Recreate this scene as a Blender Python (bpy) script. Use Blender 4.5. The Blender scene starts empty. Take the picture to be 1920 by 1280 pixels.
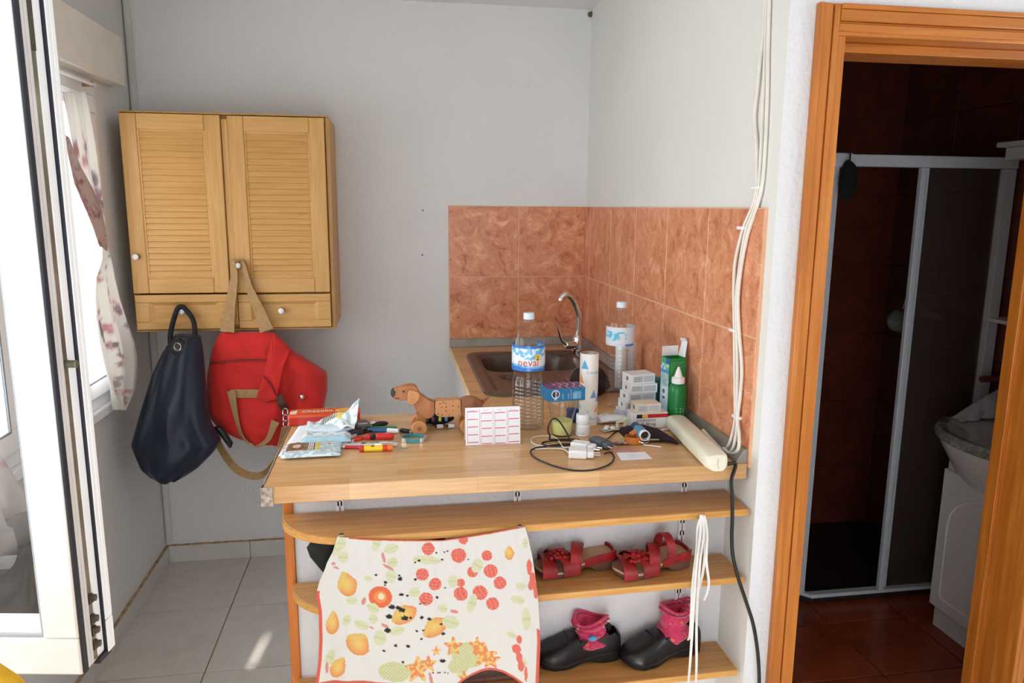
import bpy, math, random
from mathutils import Vector, Matrix
R = random.Random(7)
SC = bpy.context.scene
COL = SC.collection
# ---------------------------------------------------------------- camera, sky, daylight, exposure
cam_d = bpy.data.cameras.new('camera'); cam = bpy.data.objects.new('camera', cam_d); COL.objects.link(cam)
cam_d.sensor_width = 36; cam_d.lens = 26.0776; cam_d.clip_start = .02
_rt = Vector((.98744, -.15782, .00721)); _up = Vector((.02131, .17828, .98375)); _fw = Vector((.15654, .97124, -.17940))
cam.matrix_world = Matrix(((_rt.x, _up.x, -_fw.x, 0), (_rt.y, _up.y, -_fw.y, 0), (_rt.z, _up.z, -_fw.z, 1.6036), (0, 0, 0, 1)))
SC.camera = cam
W = bpy.data.worlds.new('sky'); SC.world = W; W.use_nodes = True
W.node_tree.nodes['Background'].inputs[0].default_value = (.88, .94, 1, 1)
W.node_tree.nodes['Background'].inputs[1].default_value = 4.0
def area(name, loc, rot, sx, sy, power, col):
    l = bpy.data.lights.new(name, 'AREA'); l.shape = 'RECTANGLE'; l.size = sx; l.size_y = sy; l.energy = power; l.color = col
    o = bpy.data.objects.new(name, l); o.location = loc; o.rotation_euler = rot; COL.objects.link(o); return o
# daylight of the side window (left wall) and of the glazed door behind the camera
area('window_daylight', (-1.34, 1.75, 1.50), (0, -math.pi/2, 0), 1.2, 2.5, 42, (1, .985, .97))
area('terrace_daylight', (-.22, -1.72, .90), (math.pi/2, 0, 0), 1.5, 1.7, 11, (.90, .95, 1))
area('side_fill', (3.36, .1, 1.45), (0, math.pi/2, 0), 1.2, 1.3, 22, (1, .97, .93))  # added fill from an unseen side opening, brightens the left wall
sun_d = bpy.data.lights.new('sun', 'SUN'); sun_d.energy = 14; sun_d.angle = .009; sun_d.color = (1, .96, .9)
sun = bpy.data.objects.new('sun', sun_d); COL.objects.link(sun)
sun.rotation_euler = Vector((.12, 1, -.52)).to_track_quat('-Z', 'Y').to_euler()
SC.view_settings.view_transform = 'Standard'; SC.view_settings.look = 'None'
SC.view_settings.exposure = -.25; SC.view_settings.gamma = 1; SC.view_settings.use_curve_mapping = False
try:
    SC.cycles.max_bounces = 12; SC.cycles.transparent_max_bounces = 16; SC.cycles.transmission_bounces = 10
    SC.cycles.caustics_refractive = False; SC.cycles.caustics_reflective = False
    SC.cycles.sample_clamp_indirect = 6
except Exception: pass

# ---------------------------------------------------------------- materials
def lin(c):
    return tuple(((x/255)/12.92 if x <= 10.3 else ((x/255+.055)/1.055)**2.4) for x in c)
def nodes(name):
    m = bpy.data.materials.new(name); m.use_nodes = True
    nt = m.node_tree; b = nt.nodes['Principled BSDF']
    return m, nt, b
def N(nt, t, **k):
    n = nt.nodes.new(t)
    for a, v in k.items():
        if a in n.inputs: n.inputs[a].default_value = v
        else: setattr(n, a, v)
    return n
def mapping(nt, scale=(1, 1, 1), rnd=False, kind='Object'):
    tc = N(nt, 'ShaderNodeTexCoord'); mp = N(nt, 'ShaderNodeMapping'); mp.inputs['Scale'].default_value = scale
    nt.links.new(tc.outputs[kind], mp.inputs['Vector'])
    if rnd:
        oi = N(nt, 'ShaderNodeObjectInfo'); mu = N(nt, 'ShaderNodeMath', operation='MULTIPLY'); mu.inputs[1].default_value = 37.0
        nt.links.new(oi.outputs['Random'], mu.inputs[0]); nt.links.new(mu.outputs[0], mp.inputs['Location'])
    return mp.outputs[0]
def ramp(nt, fac, stops):
    r = N(nt, 'ShaderNodeValToRGB'); e = r.color_ramp.elements
    while len(e) < len(stops): e.new(.5)
    for k, (p, c) in enumerate(stops):
        e[k].position = p; e[k].color = (*lin(c), 1)
    nt.links.new(fac, r.inputs[0]); return r.outputs[0]
def bump(nt, b, h, strength, dist):
    n = N(nt, 'ShaderNodeBump'); n.inputs['Strength'].default_value = strength; n.inputs['Distance'].default_value = dist
    nt.links.new(h, n.inputs['Height']); nt.links.new(n.outputs[0], b.inputs['Normal'])
def mat(name, c, rough=.5, metal=0, var=.06, scale=14, bmp=0, bscale=200, coat=0, alpha=None, trans=0, ior=1.45, sheen=0, spec=.5):
    m, nt, b = nodes(name)
    v = mapping(nt)
    if var:
        n = N(nt, 'ShaderNodeTexNoise'); n.inputs['Scale'].default_value = scale; n.inputs['Detail'].default_value = 4
        nt.links.new(v, n.inputs['Vector'])
        lo = tuple(max(0, x*(1-var)) for x in c); hi = tuple(min(255, x*(1+var)) for x in c)
        nt.links.new(ramp(nt, n.outputs[0], [(.3, lo), (.7, hi)]), b.inputs['Base Color'])
    else: b.inputs['Base Color'].default_value = (*lin(c), 1)
    b.inputs['Roughness'].default_value = rough; b.inputs['Metallic'].default_value = metal
    b.inputs['Coat Weight'].default_value = coat; b.inputs['IOR'].default_value = ior
    b.inputs['Transmission Weight'].default_value = trans; b.inputs['Sheen Weight'].default_value = sheen
    b.inputs['Specular IOR Level'].default_value = spec
    if alpha is not None: b.inputs['Alpha'].default_value = alpha
    if bmp:
        n = N(nt, 'ShaderNodeTexNoise'); n.inputs['Scale'].default_value = bscale; n.inputs['Detail'].default_value = 3
        nt.links.new(v, n.inputs['Vector']); bump(nt, b, n.outputs[0], bmp, .002)
    return m
def wood(name, dark, mid, light, scale=(1, 14, 14), rough=.38, knots=False, rnd=True, nscale=5):
    m, nt, b = nodes(name)
    v = mapping(nt, scale, rnd)
    n = N(nt, 'ShaderNodeTexNoise'); n.inputs['Scale'].default_value = nscale; n.inputs['Detail'].default_value = 6; n.inputs['Distortion'].default_value = .6
    nt.links.new(v, n.inputs['Vector'])
    c = ramp(nt, n.outputs[0], [(.25, dark), (.5, mid), (.75, light)])
    if knots:
        v2 = mapping(nt, (1, 1, 1), rnd)
        vo = N(nt, 'ShaderNodeTexVoronoi'); vo.inputs['Scale'].default_value = 3.2
        mp = N(nt, 'ShaderNodeMapping'); mp.inputs['Scale'].default_value = (2.2, 2.2, .9); nt.links.new(v2, mp.inputs['Vector']); nt.links.new(mp.outputs[0], vo.inputs['Vector'])
        k = ramp(nt, vo.outputs['Distance'], [(.035, (0, 0, 0)), (.1, (255, 255, 255))])
        mx = N(nt, 'ShaderNodeMix', data_type='RGBA'); mx.inputs['A'].default_value = (*lin((92, 40, 10)), 1)
        nt.links.new(k, mx.inputs['Factor']); nt.links.new(c, mx.inputs['B']); c = mx.outputs['Result']
    nt.links.new(c, b.inputs['Base Color']); b.inputs['Roughness'].default_value = rough
    bump(nt, b, n.outputs[0], .06, .002)
    return m
def tilemat(name, stops, scale, rough, bmp=.05, specks=None, stretch=(1, 1, 1)):
    m, nt, b = nodes(name)
    v = mapping(nt, stretch, True)
    n = N(nt, 'ShaderNodeTexNoise'); n.inputs['Scale'].default_value = scale; n.inputs['Detail'].default_value = 8; n.inputs['Roughness'].default_value = .68; n.inputs['Distortion'].default_value = 1.1
    nt.links.new(v, n.inputs['Vector'])
    c = ramp(nt, n.outputs[0], stops)
    if specks:
        n2 = N(nt, 'ShaderNodeTexNoise'); n2.inputs['Scale'].default_value = scale*5; n2.inputs['Detail'].default_value = 4; n2.inputs['Distortion'].default_value = 2.5
        nt.links.new(v, n2.inputs['Vector'])
        f = ramp(nt, n2.outputs[0], [(.30, (255, 255, 255)), (.38, (0, 0, 0))])
        mx = N(nt, 'ShaderNodeMix', data_type='RGBA'); mx.inputs['B'].default_value = (*lin(specks), 1)
        nt.links.new(f, mx.inputs['Factor']); nt.links.new(c, mx.inputs['A']); c = mx.outputs['Result']
    nt.links.new(c, b.inputs['Base Color']); b.inputs['Roughness'].default_value = rough
    bump(nt, b, n.outputs[0], bmp, .003)
    return m
def plaster(name, c, fine=95, strength=.55):
    m, nt, b = nodes(name); v = mapping(nt)
    n = N(nt, 'ShaderNodeTexNoise'); n.inputs['Scale'].default_value = 2.2; n.inputs['Detail'].default_value = 3; nt.links.new(v, n.inputs['Vector'])
    nt.links.new(ramp(nt, n.outputs[0], [(.3, tuple(x*.975 for x in c)), (.7, c)]), b.inputs['Base Color'])
    n2 = N(nt, 'ShaderNodeTexNoise'); n2.inputs['Scale'].default_value = fine; n2.inputs['Detail'].default_value = 2; nt.links.new(v, n2.inputs['Vector'])
    bump(nt, b, n2.outputs[0], strength, .004); b.inputs['Roughness'].default_value = .85; b.inputs['Specular IOR Level'].default_value = .25
    return m
def printmat(name, rough=.5, trans=0, coat=0, weave=0):       # flat print held as a colour attribute of the sheet
    m, nt, b = nodes(name)
    a = N(nt, 'ShaderNodeVertexColor'); a.layer_name = 'print'
    nt.links.new(a.outputs[0], b.inputs['Base Color']); b.inputs['Roughness'].default_value = rough; b.inputs['Coat Weight'].default_value = coat
    if weave:
        v = mapping(nt); n = N(nt, 'ShaderNodeTexNoise'); n.inputs['Scale'].default_value = 420; nt.links.new(v, n.inputs['Vector']); bump(nt, b, n.outputs[0], weave, .001)
    if trans:
        t = N(nt, 'ShaderNodeBsdfTranslucent'); nt.links.new(a.outputs[0], t.inputs[0])
        mx = N(nt, 'ShaderNodeMixShader'); mx.inputs[0].default_value = trans
        out = nt.nodes['Material Output']; nt.links.new(b.outputs[0], mx.inputs[1]); nt.links.new(t.outputs[0], mx.inputs[2]); nt.links.new(mx.outputs[0], out.inputs[0])
    return m
def clear(name, tint=(255, 255, 255), rough=.02, refl=.12):   # thin pane or thin bottle wall: lets light straight through, keeps a reflection
    m, nt, b = nodes(name); nt.nodes.remove(b)
    t = N(nt, 'ShaderNodeBsdfTransparent'); t.inputs[0].default_value = (*lin(tint), 1)
    g = N(nt, 'ShaderNodeBsdfGlossy'); g.inputs['Roughness'].default_value = rough
    lw = N(nt, 'ShaderNodeLayerWeight'); lw.inputs[0].default_value = .5      # the 'Facing' term behaves alike on both sides of the sheet
    pw_ = N(nt, 'ShaderNodeMath', operation='POWER'); pw_.inputs[1].default_value = 3.5; nt.links.new(lw.outputs['Facing'], pw_.inputs[0])
    ml = N(nt, 'ShaderNodeMath', operation='MULTIPLY_ADD'); ml.inputs[1].default_value = min(.9, refl*3); ml.inputs[2].default_value = .035; nt.links.new(pw_.outputs[0], ml.inputs[0])
    mx = N(nt, 'ShaderNodeMixShader'); nt.links.new(ml.outputs[0], mx.inputs[0])
    nt.links.new(t.outputs[0], mx.inputs[1]); nt.links.new(g.outputs[0], mx.inputs[2]); nt.links.new(mx.outputs[0], nt.nodes['Material Output'].inputs[0])
    return m
WHITEWALL = plaster('white_plaster', (226, 225, 224)); CEIL = plaster('ceiling_white', (226, 226, 226), 40, .1)
REVEAL = plaster('smooth_white_plaster', (228, 227, 222), 60, .15)
ROUGHWALL = plaster('rough_white_plaster', (226, 227, 231), 70, .9)
GROUT = mat('grout', (222, 176, 142), .9, var=.05); FGROUT = mat('floor_grout', (138, 126, 112), .9)
TERRA = tilemat('terracotta_tile', [(.32, (166, 94, 64)), (.43, (208, 134, 96)), (.55, (220, 150, 112)), (.68, (240, 180, 144))], 15, .33, .14, (136, 78, 54))
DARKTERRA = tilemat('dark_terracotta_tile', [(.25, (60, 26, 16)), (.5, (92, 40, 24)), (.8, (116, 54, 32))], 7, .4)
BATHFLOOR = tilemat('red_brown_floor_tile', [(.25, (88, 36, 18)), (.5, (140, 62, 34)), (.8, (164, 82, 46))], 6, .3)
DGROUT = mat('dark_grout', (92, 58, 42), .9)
FLOORT = tilemat('grey_beige_floor_tile', [(.25, (200, 192, 182)), (.5, (210, 203, 194)), (.8, (219, 213, 205))], 7, .22, .02)
SKIRT = tilemat('skirting_tile', [(.25, (200, 196, 190)), (.5, (210, 206, 200)), (.8, (216, 212, 208))], 6, .3, .02)
STAIN = mat('brown_sealant', (172, 144, 110), .8, var=.2, scale=40)
OAK = wood('oak_veneer', (190, 142, 76), (202, 152, 86), (211, 163, 97), (16, 16, 1.2), .45)
OAKH = wood('oak_veneer_crosswise', (193, 144, 78), (202, 153, 87), (209, 161, 95), (1.2, 16, 16), .45)
SHELFW = wood('shelf_oak', (168, 116, 62), (190, 136, 78), (204, 152, 94), (1.2, 22, 16), .35)
SHELFE = wood('shelf_edging', (186, 132, 64), (206, 150, 80), (216, 166, 96), (1.4, 30, 30), .4)
PINE = wood('orange_pine', (164, 92, 30), (186, 110, 38), (202, 128, 54), (12, 12, .7), .3, True)
PINEH = wood('orange_pine_crosswise', (164, 92, 30), (186, 110, 38), (202, 128, 54), (.7, 12, 12), .3, True)
BOARD = wood('orange_edge_board', (176, 92, 26), (200, 112, 36), (214, 128, 48), (14, 14, 1), .45)
BEECH = wood('toy_beech', (158, 96, 56), (178, 114, 70), (190, 128, 84), (9, 9, 3), .5)
BEECHL = wood('pale_toy_wood', (186, 124, 72), (200, 140, 88), (210, 154, 104), (9, 9, 3), .5)
WALNUT = wood('brown_toy_wood', (132, 82, 52), (154, 100, 66), (170, 116, 80), (9, 9, 3), .5)
PVC = mat('white_upvc', (244, 245, 247), .25, var=.01); PVCG = mat('grey_white_upvc', (214, 210, 208), .35, var=.02)
GASKET = mat('black_gasket', (34, 36, 46), .5); STEEL = mat('tarnished_steel', (150, 146, 128), .45, .9, .15)
CHROME = mat('chrome', (225, 226, 224), .08, 1, 0); ALU = mat('brushed_aluminium', (186, 186, 182), .35, .8, .05)
ALUG = mat('grey_upstand_laminate', (150, 146, 138), .35, .5, .06)
GLASS = clear('window_glass', (250, 252, 252)); DARKGLASS = clear('shower_acrylic', (150, 146, 142), .08, .1)
PET = clear('clear_pet', (253, 254, 254), .10, .30); PETC = clear('clear_pet_thin', (251, 252, 252), .05, .18)
WATER = clear('water_in_bottle', (244, 248, 249), .02, .10); TUMBLER = clear('tumbler_plastic', (246, 250, 249), .1, .26)
WHITEP = mat('white_plastic', (236, 237, 238), .35, var=.02); CREAMP = mat('cream_plastic', (226, 222, 202), .35, var=.02)
BLACKP = mat('black_plastic', (26, 26, 28), .4); BLACKR = mat('black_rubber', (22, 22, 22), .5, var=.05)
GREYP = mat('slate_plastic', (84, 90, 98), .45); CABLE = mat('white_cable', (226, 222, 212), .45, var=.03)
PAPER = mat('paper', (232, 234, 240), .8, var=.02); CARD = mat('white_card', (228, 230, 232), .6, var=.02)
CARDG = mat('grey_print', (186, 190, 196), .6, var=.05)
PRINT = printmat('colour_print', .45); PRINTG = printmat('glossy_print', .25, 0, .4); CLOTHP = printmat('printed_cotton', .9, .25, 0, .25); CURT = printmat('printed_curtain', .9, .28, 0, .1)
INK = mat('black_ink', (36, 32, 34), .6, var=0); INKR = mat('red_ink', (206, 66, 52), .6, var=0); INKW = mat('white_ink', (240, 240, 240), .6, var=0); INKG = mat('grey_ink', (120, 120, 128), .6, var=0); INKB = mat('blue_ink', (80, 160, 206), .6, var=0)
ENAMEL = mat('white_enamel', (226, 229, 232), .3, var=.01); PORC = mat('white_porcelain', (226, 228, 230), .12, var=.01, coat=.5)

# ---------------------------------------------------------------- mesh helpers
class MB:
    def __init__(s): s.v = []; s.f = []
    def add(s, vs, fs, M=None):
        o = len(s.v)
        s.v += [tuple(M @ Vector(p)) if M else tuple(p) for p in vs]
        s.f += [tuple(i+o for i in f) for f in fs]; return s
    def box(s, c, d, M=None, rz=0):
        x, y, z = (k/2 for k in d)
        vs = [(a*x, b*y, e*z) for e in (-1, 1) for b in (-1, 1) for a in (-1, 1)]
        T = Matrix.Translation(c) @ Matrix.Rotation(rz, 4, 'Z')
        return s.add(vs, [(0, 2, 3, 1), (4, 5, 7, 6), (0, 1, 5, 4), (2, 6, 7, 3), (0, 4, 6, 2), (1, 3, 7, 5)], (M @ T) if M else T)
    def span(s, a, b, M=None):
        return s.box([(p+q)/2 for p, q in zip(a, b)], [abs(q-p) for p, q in zip(a, b)], M)
    def lathe(s, prof, n=24, M=None, cap=True):
        vs = []; fs = []
        for r, z in prof: vs += [(r*math.cos(2*math.pi*k/n), r*math.sin(2*math.pi*k/n), z) for k in range(n)]
        for j in range(len(prof)-1):
            for k in range(n): fs.append((j*n+k, j*n+(k+1) % n, (j+1)*n+(k+1) % n, (j+1)*n+k))
        if cap:
            fs.append(tuple(range(n))[::-1]); fs.append(tuple((len(prof)-1)*n+k for k in range(n)))
        return s.add(vs, fs, M)
    def cyl(s, p, q, r, r2=None, n=16):
        p, q = Vector(p), Vector(q); d = q-p; Q = d.to_track_quat('Z', 'Y').to_matrix().to_4x4()
        return s.lathe([(r, 0), (r if r2 is None else r2, d.length)], n, Matrix.Translation(p) @ Q)
    def rings(s, rs, cap=True, closed=True):
        n = len(rs[0]); fs = []
        for j in range(len(rs)-1):
            for k in range(n if closed else n-1): fs.append((j*n+k, j*n+(k+1) % n, (j+1)*n+(k+1) % n, (j+1)*n+k))
        if cap: fs.append(tuple(range(n))[::-1]); fs.append(tuple((len(rs)-1)*n+k for k in range(n)))
        return s.add([p for r in rs for p in r], fs)
    def tube(s, pts, r, n=8, closed=False):
        P = [Vector(p) for p in pts]; m = len(P); rs = []; u = None
        for i in range(m):
            a = P[(i-1) % m] if (closed or i) else P[0]; b = P[(i+1) % m] if (closed or i < m-1) else P[-1]
            t = (b-a).normalized()
            if u is None: u = t.orthogonal().normalized()
            else: u = (u - t*u.dot(t)).normalized()
            w = t.cross(u); rr = r(i/(m-1)) if callable(r) else r
            rs.append([P[i] + (u*math.cos(2*math.pi*k/n) + w*math.sin(2*math.pi*k/n))*rr for k in range(n)])
        if closed: rs.append(rs[0]); return s.rings(rs, False)
        return s.rings(rs)
    def ribbon(s, pts, w, t, side):
        P = [Vector(p) for p in pts]; rs = []
        for i in range(len(P)):
            tg = (P[min(i+1, len(P)-1)] - P[max(i-1, 0)]).normalized()
            sd = Vector(side(i/(len(P)-1)) if callable(side) else side); sd = (sd - tg*sd.dot(tg)).normalized(); nn = tg.cross(sd)
            ww = w(i/(len(P)-1)) if callable(w) else w
            rs.append([P[i]+sd*ww/2+nn*t/2, P[i]-sd*ww/2+nn*t/2, P[i]-sd*ww/2-nn*t/2, P[i]+sd*ww/2-nn*t/2])
        return s.rings(rs)
    def grid(s, fn, nu, nv):
        vs = [fn(i/nu, j/nv) for j in range(nv+1) for i in range(nu+1)]
        fs = [(j*(nu+1)+i, j*(nu+1)+i+1, (j+1)*(nu+1)+i+1, (j+1)*(nu+1)+i) for j in range(nv) for i in range(nu)]
        return s.add(vs, fs)
    def ext(s, poly, z0, z1, M=None):
        n = len(poly); vs = [(x, y, z0) for x, y in poly] + [(x, y, z1) for x, y in poly]
        fs = [tuple(range(n))[::-1], tuple(range(n, 2*n))] + [(k, (k+1) % n, n+(k+1) % n, n+k) for k in range(n)]
        return s.add(vs, fs, M)
    def blob(s, c, r, n=12, m=8, fn=None):
        rs = []
        for j in range(m+1):
            a = math.pi*j/m; ring = []
            for k in range(n):
                b = 2*math.pi*k/n; d = Vector((math.sin(a)*math.cos(b)*r[0], math.sin(a)*math.sin(b)*r[1], -math.cos(a)*r[2]))
                if fn: d = d*fn(d)
                ring.append(tuple(Vector(c)+d))
            rs.append(ring)
        return s.rings(rs, False)
def obj(name, mb, m, parent=None, at=None, smooth=True, bevel=0, solid=0, seg=2, sub=0):
    me = bpy.data.meshes.new(name)
    vs = mb.v if at is None else [tuple(Vector(p)-Vector(at)) for p in mb.v]
    me.from_pydata(vs, [], mb.f); me.materials.append(m)
    if smooth:
        me.shade_smooth()
        try: me.set_sharp_from_angle(angle=math.radians(38))
        except Exception: pass
    o = bpy.data.objects.new(name, me); COL.objects.link(o)
    if parent: o.parent = parent
    if solid: s = o.modifiers.new('thickness', 'SOLIDIFY'); s.thickness = solid; s.offset = 0
    if sub: s = o.modifiers.new('smoothing', 'SUBSURF'); s.levels = sub; s.render_levels = sub
    if bevel:
        b = o.modifiers.new('edge', 'BEVEL'); b.width = bevel; b.segments = seg; b.limit_method = 'ANGLE'
    return o
def tag(o, label, cat, group=None):
    o['label'] = label; o['category'] = cat
    if group: o['group'] = group
    return o
def thing(name, label, cat, loc=(0, 0, 0), rz=0, group=None, tilt=None):
    o = bpy.data.objects.new(name, None); COL.objects.link(o); o.location = loc; o.rotation_euler = tilt if tilt else (0, 0, rz)
    o.empty_display_size = .05
    return tag(o, label, cat, group)
def solo(name, mb, m, label, cat, loc=None, rz=0, group=None, tilt=None, world=True, **k):
    o = obj(name, mb, m, None, loc if world else None, **k)
    if loc is not None: o.location = loc
    if not world: o.rotation_euler = tilt if tilt else (0, 0, rz)
    return tag(o, label, cat, group)
def struct(name, mb, m, parent=None, **k):
    o = obj(name, mb, m, parent, **k)
    if not parent: o['kind'] = 'structure'
    return o
def spl(pts, k=8, closed=False):
    P = [Vector(p) for p in pts]; n = len(P); out = []
    for i in range(n if closed else n-1):
        if closed: a, b, c, d = P[i-1], P[i], P[(i+1) % n], P[(i+2) % n]
        else: a, b, c, d = P[max(i-1, 0)], P[i], P[i+1], P[min(i+2, n-1)]
        for j in range(k):
            t = j/k; out.append(.5*((2*b)+(c-a)*t+(2*a-5*b+4*c-d)*t*t+(3*b-a-3*c+d)*t**3))
    if not closed: out.append(P[-1])
    return out
def itp(tab, x):                                             # linear table lookup, rows (x, a, b, ...)
    if x <= tab[0][0]: return tab[0][1:]
    for p, q in zip(tab, tab[1:]):
        if x <= q[0]:
            t = (x-p[0])/(q[0]-p[0]); t = t*t*(3-2*t)*.35+t*.65
            return tuple(a+(b-a)*t for a, b in zip(p[1:], q[1:]))
    return tab[-1][1:]
def painted(name, fn, nu, nv, col, m, parent=None, at=None, solid=0, smooth=True):
    b = MB().grid(fn, nu, nv); o = obj(name, b, m, parent, at, smooth=smooth, solid=solid)
    at_ = o.data.color_attributes.new('print', 'FLOAT_COLOR', 'POINT')
    for j in range(nv+1):
        for i in range(nu+1): at_.data[j*(nu+1)+i].color = (*lin(col(i/nu, j/nv)), 1)
    return o
_txt = {}
def text(name, s, size, m, parent, fn, align='LEFT', ext=0.0):       # flat lettering mapped by fn(x, y) -> point
    c = bpy.data.curves.new('lettering', 'FONT'); c.body = s; c.size = size; c.align_x = align; c.resolution_u = 2
    t = bpy.data.objects.new('lettering', c); COL.objects.link(t)
    me = bpy.data.meshes.new_from_object(t.evaluated_get(bpy.context.evaluated_depsgraph_get()))
    bpy.data.objects.remove(t); bpy.data.curves.remove(c)
    for v in me.vertices: v.co = fn(v.co.x, v.co.y)
    me.materials.clear(); me.materials.append(m); me.name = name
    o = bpy.data.objects.new(name, me); COL.objects.link(o); o.parent = parent
    return o
def noise(x, y=0., z=0.):
    from mathutils import noise as n
    return n.noise(Vector((x, y, z)))

XL, XR, YB, YD, ZC = -1.041, .882, 3.353, 1.633, .969
KY = 1.79                                                     # front face of the half-height wall under the worktop
H = 2.45
# ================================================================ setting: room shell
fl = struct('floor', MB().span((XL-.15, -1.6, -.06), (3.2, YB+.1, -.004)), FGROUT, smooth=False)
def tiles(parent, name, m, x0, dx, y0, dy, xa, xb, ya, yb, z, th, gap, axis='z', bevel=.0015):
    """tile grid clipped to a rectangle; full tiles share one mesh"""
    cache = {}
    i0 = math.floor((xa-x0)/dx)-1; j0 = math.floor((ya-y0)/dy)-1
    for i in range(i0, i0+40):
        for j in range(j0, j0+40):
            a, b = max(xa, x0+i*dx+gap/2), min(xb, x0+(i+1)*dx-gap/2)
            c, d = max(ya, y0+j*dy+gap/2), min(yb, y0+(j+1)*dy-gap/2)
            if b-a < .01 or d-c < .01: continue
            key = (round(b-a, 4), round(d-c, 4))
            w, h = b-a, d-c
            if key not in cache:
                k = {'z': (w, h, th), 'y': (w, th, h), 'x': (th, w, h)}[axis]
                o = obj(name, MB().box((0, 0, 0), k), m, parent, bevel=bevel, seg=1, smooth=False); cache[key] = o
            else:
                o = cache[key].copy(); COL.objects.link(o); o.parent = parent
            u, v = (a+b)/2, (c+d)/2
            o.location = {'z': (u, v, z-th/2), 'y': (u, z+th/2, v), 'x': (z+th/2, u, v)}[axis]
tiles(fl, 'floor_tile', FLOORT, -.677, .437, YB-.006, .437, XL, 3.2, -1.6, 1.70, 0, .008, .004)
tiles(fl, 'floor_tile', FLOORT, -.677, .437, YB-.006, .437, XL, XR, 1.70, YB, 0, .008, .004)
struct('ceiling', MB().span((XL-.15, -1.6, H), (3.2, YB+.1, H+.1)), CEIL, smooth=False)
wb = struct('wall_back', MB().span((XL-.15, YB, 0), (XR+.1, YB+.1, H)), WHITEWALL, smooth=False)
GB = obj('grout_bed', MB().span((.248, YB-.0068, ZC-.01), (XR, YB+.001, 1.604)), GROUT, wb, smooth=False)
tiles(wb, 'wall_tile', TERRA, .25, .316, 1.6035-.632, .316, .25, XR-.008, ZC-.01, 1.6035, YB-.008, .006, .0045, 'y')
wr = struct('wall_right', MB().span((XR, YD, 0), (XR+.1, YB+.1, H)), REVEAL, smooth=False)
obj('grout_bed', MB().span((XR-.0068, 1.667, ZC-.01), (XR+.001, YB, 1.604)), GROUT, wr, smooth=False)
tiles(wr, 'wall_tile', TERRA, 3.249-1.58, .316, 1.6035-.632, .316, 1.669, YB-.008, ZC-.01, 1.6035, XR-.008, .006, .0045, 'x')
# plaster crust above the splashback
# left wall with the window opening
WY0, WY1, WZ0, WZ1 = .52, 2.96, .89, 2.02
wl = MB()
wl.span((XL-.18, -1.6, 0), (XL, WY0, H)); wl.span((XL-.18, WY1, 0), (XL, YB+.1, H))
wl.span((XL-.18, WY0, 0), (XL, WY1, WZ0)); wl.span((XL-.18, WY0, WZ1), (XL, WY1, H))
struct('wall_left', wl, WHITEWALL, smooth=False)
# wall with the bathroom door
DX0, DX1, DZ = 1.006, 1.686, 1.985
wd = MB(); wd.span((XR+.1, YD, 0), (DX0-.012, YD+.145, H)); wd.span((DX1+.012, YD, 0), (3.2, YD+.145, H)); wd.span((DX0-.012, YD, DZ+.012), (DX1+.012, YD+.145, H))
wd.span((XR, YD-.001, 0), (XR+.1, YD, H))
struct('wall_front', wd, ROUGHWALL, smooth=False)
# room behind the camera: glazed terrace door, closing walls
rw = MB(); rw.span((XL-.15, -1.7, 0), (-1.0, -1.6, 2.0)); rw.span((.55, -1.7, 0), (3.3, -1.6, H)); rw.span((-1.0, -1.7, 1.76), (.55, -1.6, 2.0))
rw.span((XL-.15, -1.7, 2.27), (.55, -1.6, H)); rw.span((XL-.15, -1.7, 2.0), (-1.034, -1.6, 2.27)); rw.span((-.978, -1.7, 2.0), (.55, -1.6, 2.27)); rw.span((-1.034, -1.7, 2.10), (-.978, -1.6, 2.125)); rw.span((-1.006, -1.7, 2.125), (-.978, -1.6, 2.27))  # low door head and slots added to trim the sun into floor streaks
struct('wall_rear', rw, WHITEWALL, smooth=False)
ws = MB(); ws.span((3.2, -1.7, 0), (3.3, -.6, H)); ws.span((3.2, .8, 0), (3.3, YB+.1, H)); ws.span((3.2, -.6, 0), (3.3, .8, .85)); ws.span((3.2, -.6, 2.05), (3.3, .8, H))  # opening added to let the side fill lamp into the room
struct('wall_side', ws, WHITEWALL, smooth=False)
# half wall under the worktop
wk = MB(); wk.span((-.255, KY, 0), (XR, KY+.10, ZC-.043)); wk.span((.27, KY+.10, 0), (.35, YB, ZC-.043))
struct('wall_counter', wk, ROUGHWALL, smooth=False)
tb = struct('trim_1', MB().span((-.279, KY-.006, 0), (-.2555, KY+.104, ZC-.043)), BOARD, bevel=.002)
tb['label'] = 'orange wooden edge board closing the end of the half wall'
# skirting
def skirt(name, a, b, horiz, n0, step):
    o = bpy.data.objects.new(name, None); COL.objects.link(o); o['kind'] = 'structure'
    p = n0
    lo, hi = a, b
    while p < hi:
        u, v = max(lo, p+.0015), min(hi, p+step-.0015)
        if v-u > .01:
            m = MB().span((u, YB-.012, 0), (v, YB-.0002, .078)) if horiz else MB().span((XL+.0002, u, 0), (XL+.012, v, .078))
            obj('skirting_tile', m, SKIRT, o, bevel=.0015, smooth=False)
        p += step
    s = MB()
    n = 60
    for k in range(n):
        u, v = lo+(hi-lo)*k/n, lo+(hi-lo)*(k+1)/n; h = .004+.003*noise(k*.7, 3.1)
        if horiz: s.span((u, YB-.0125, .078), (v, YB-.0003, .078+h))
        else: s.span((XL+.0003, u, .078), (XL+.0125, v, .078+h))
    obj('sealant', s, STAIN, o)
skirt('baseboard_back', XL+.012, .26, True, -.677-.437*2, .437)
skirt('baseboard_left', -1.6, YB-.012, False, YB-.006-.437*12, .437)
# cable duct in the back left corner
dm = MB().span((XL+.006, YB-.014, .10), (XL+.030, YB-.0005, H)); dm.span((XL+.011, YB-.0165, .10), (XL+.025, YB-.014, H))
o = struct('trim_2', dm, PVCG, bevel=.001); o['label'] = 'white plastic cable duct running up the back left corner'
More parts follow.
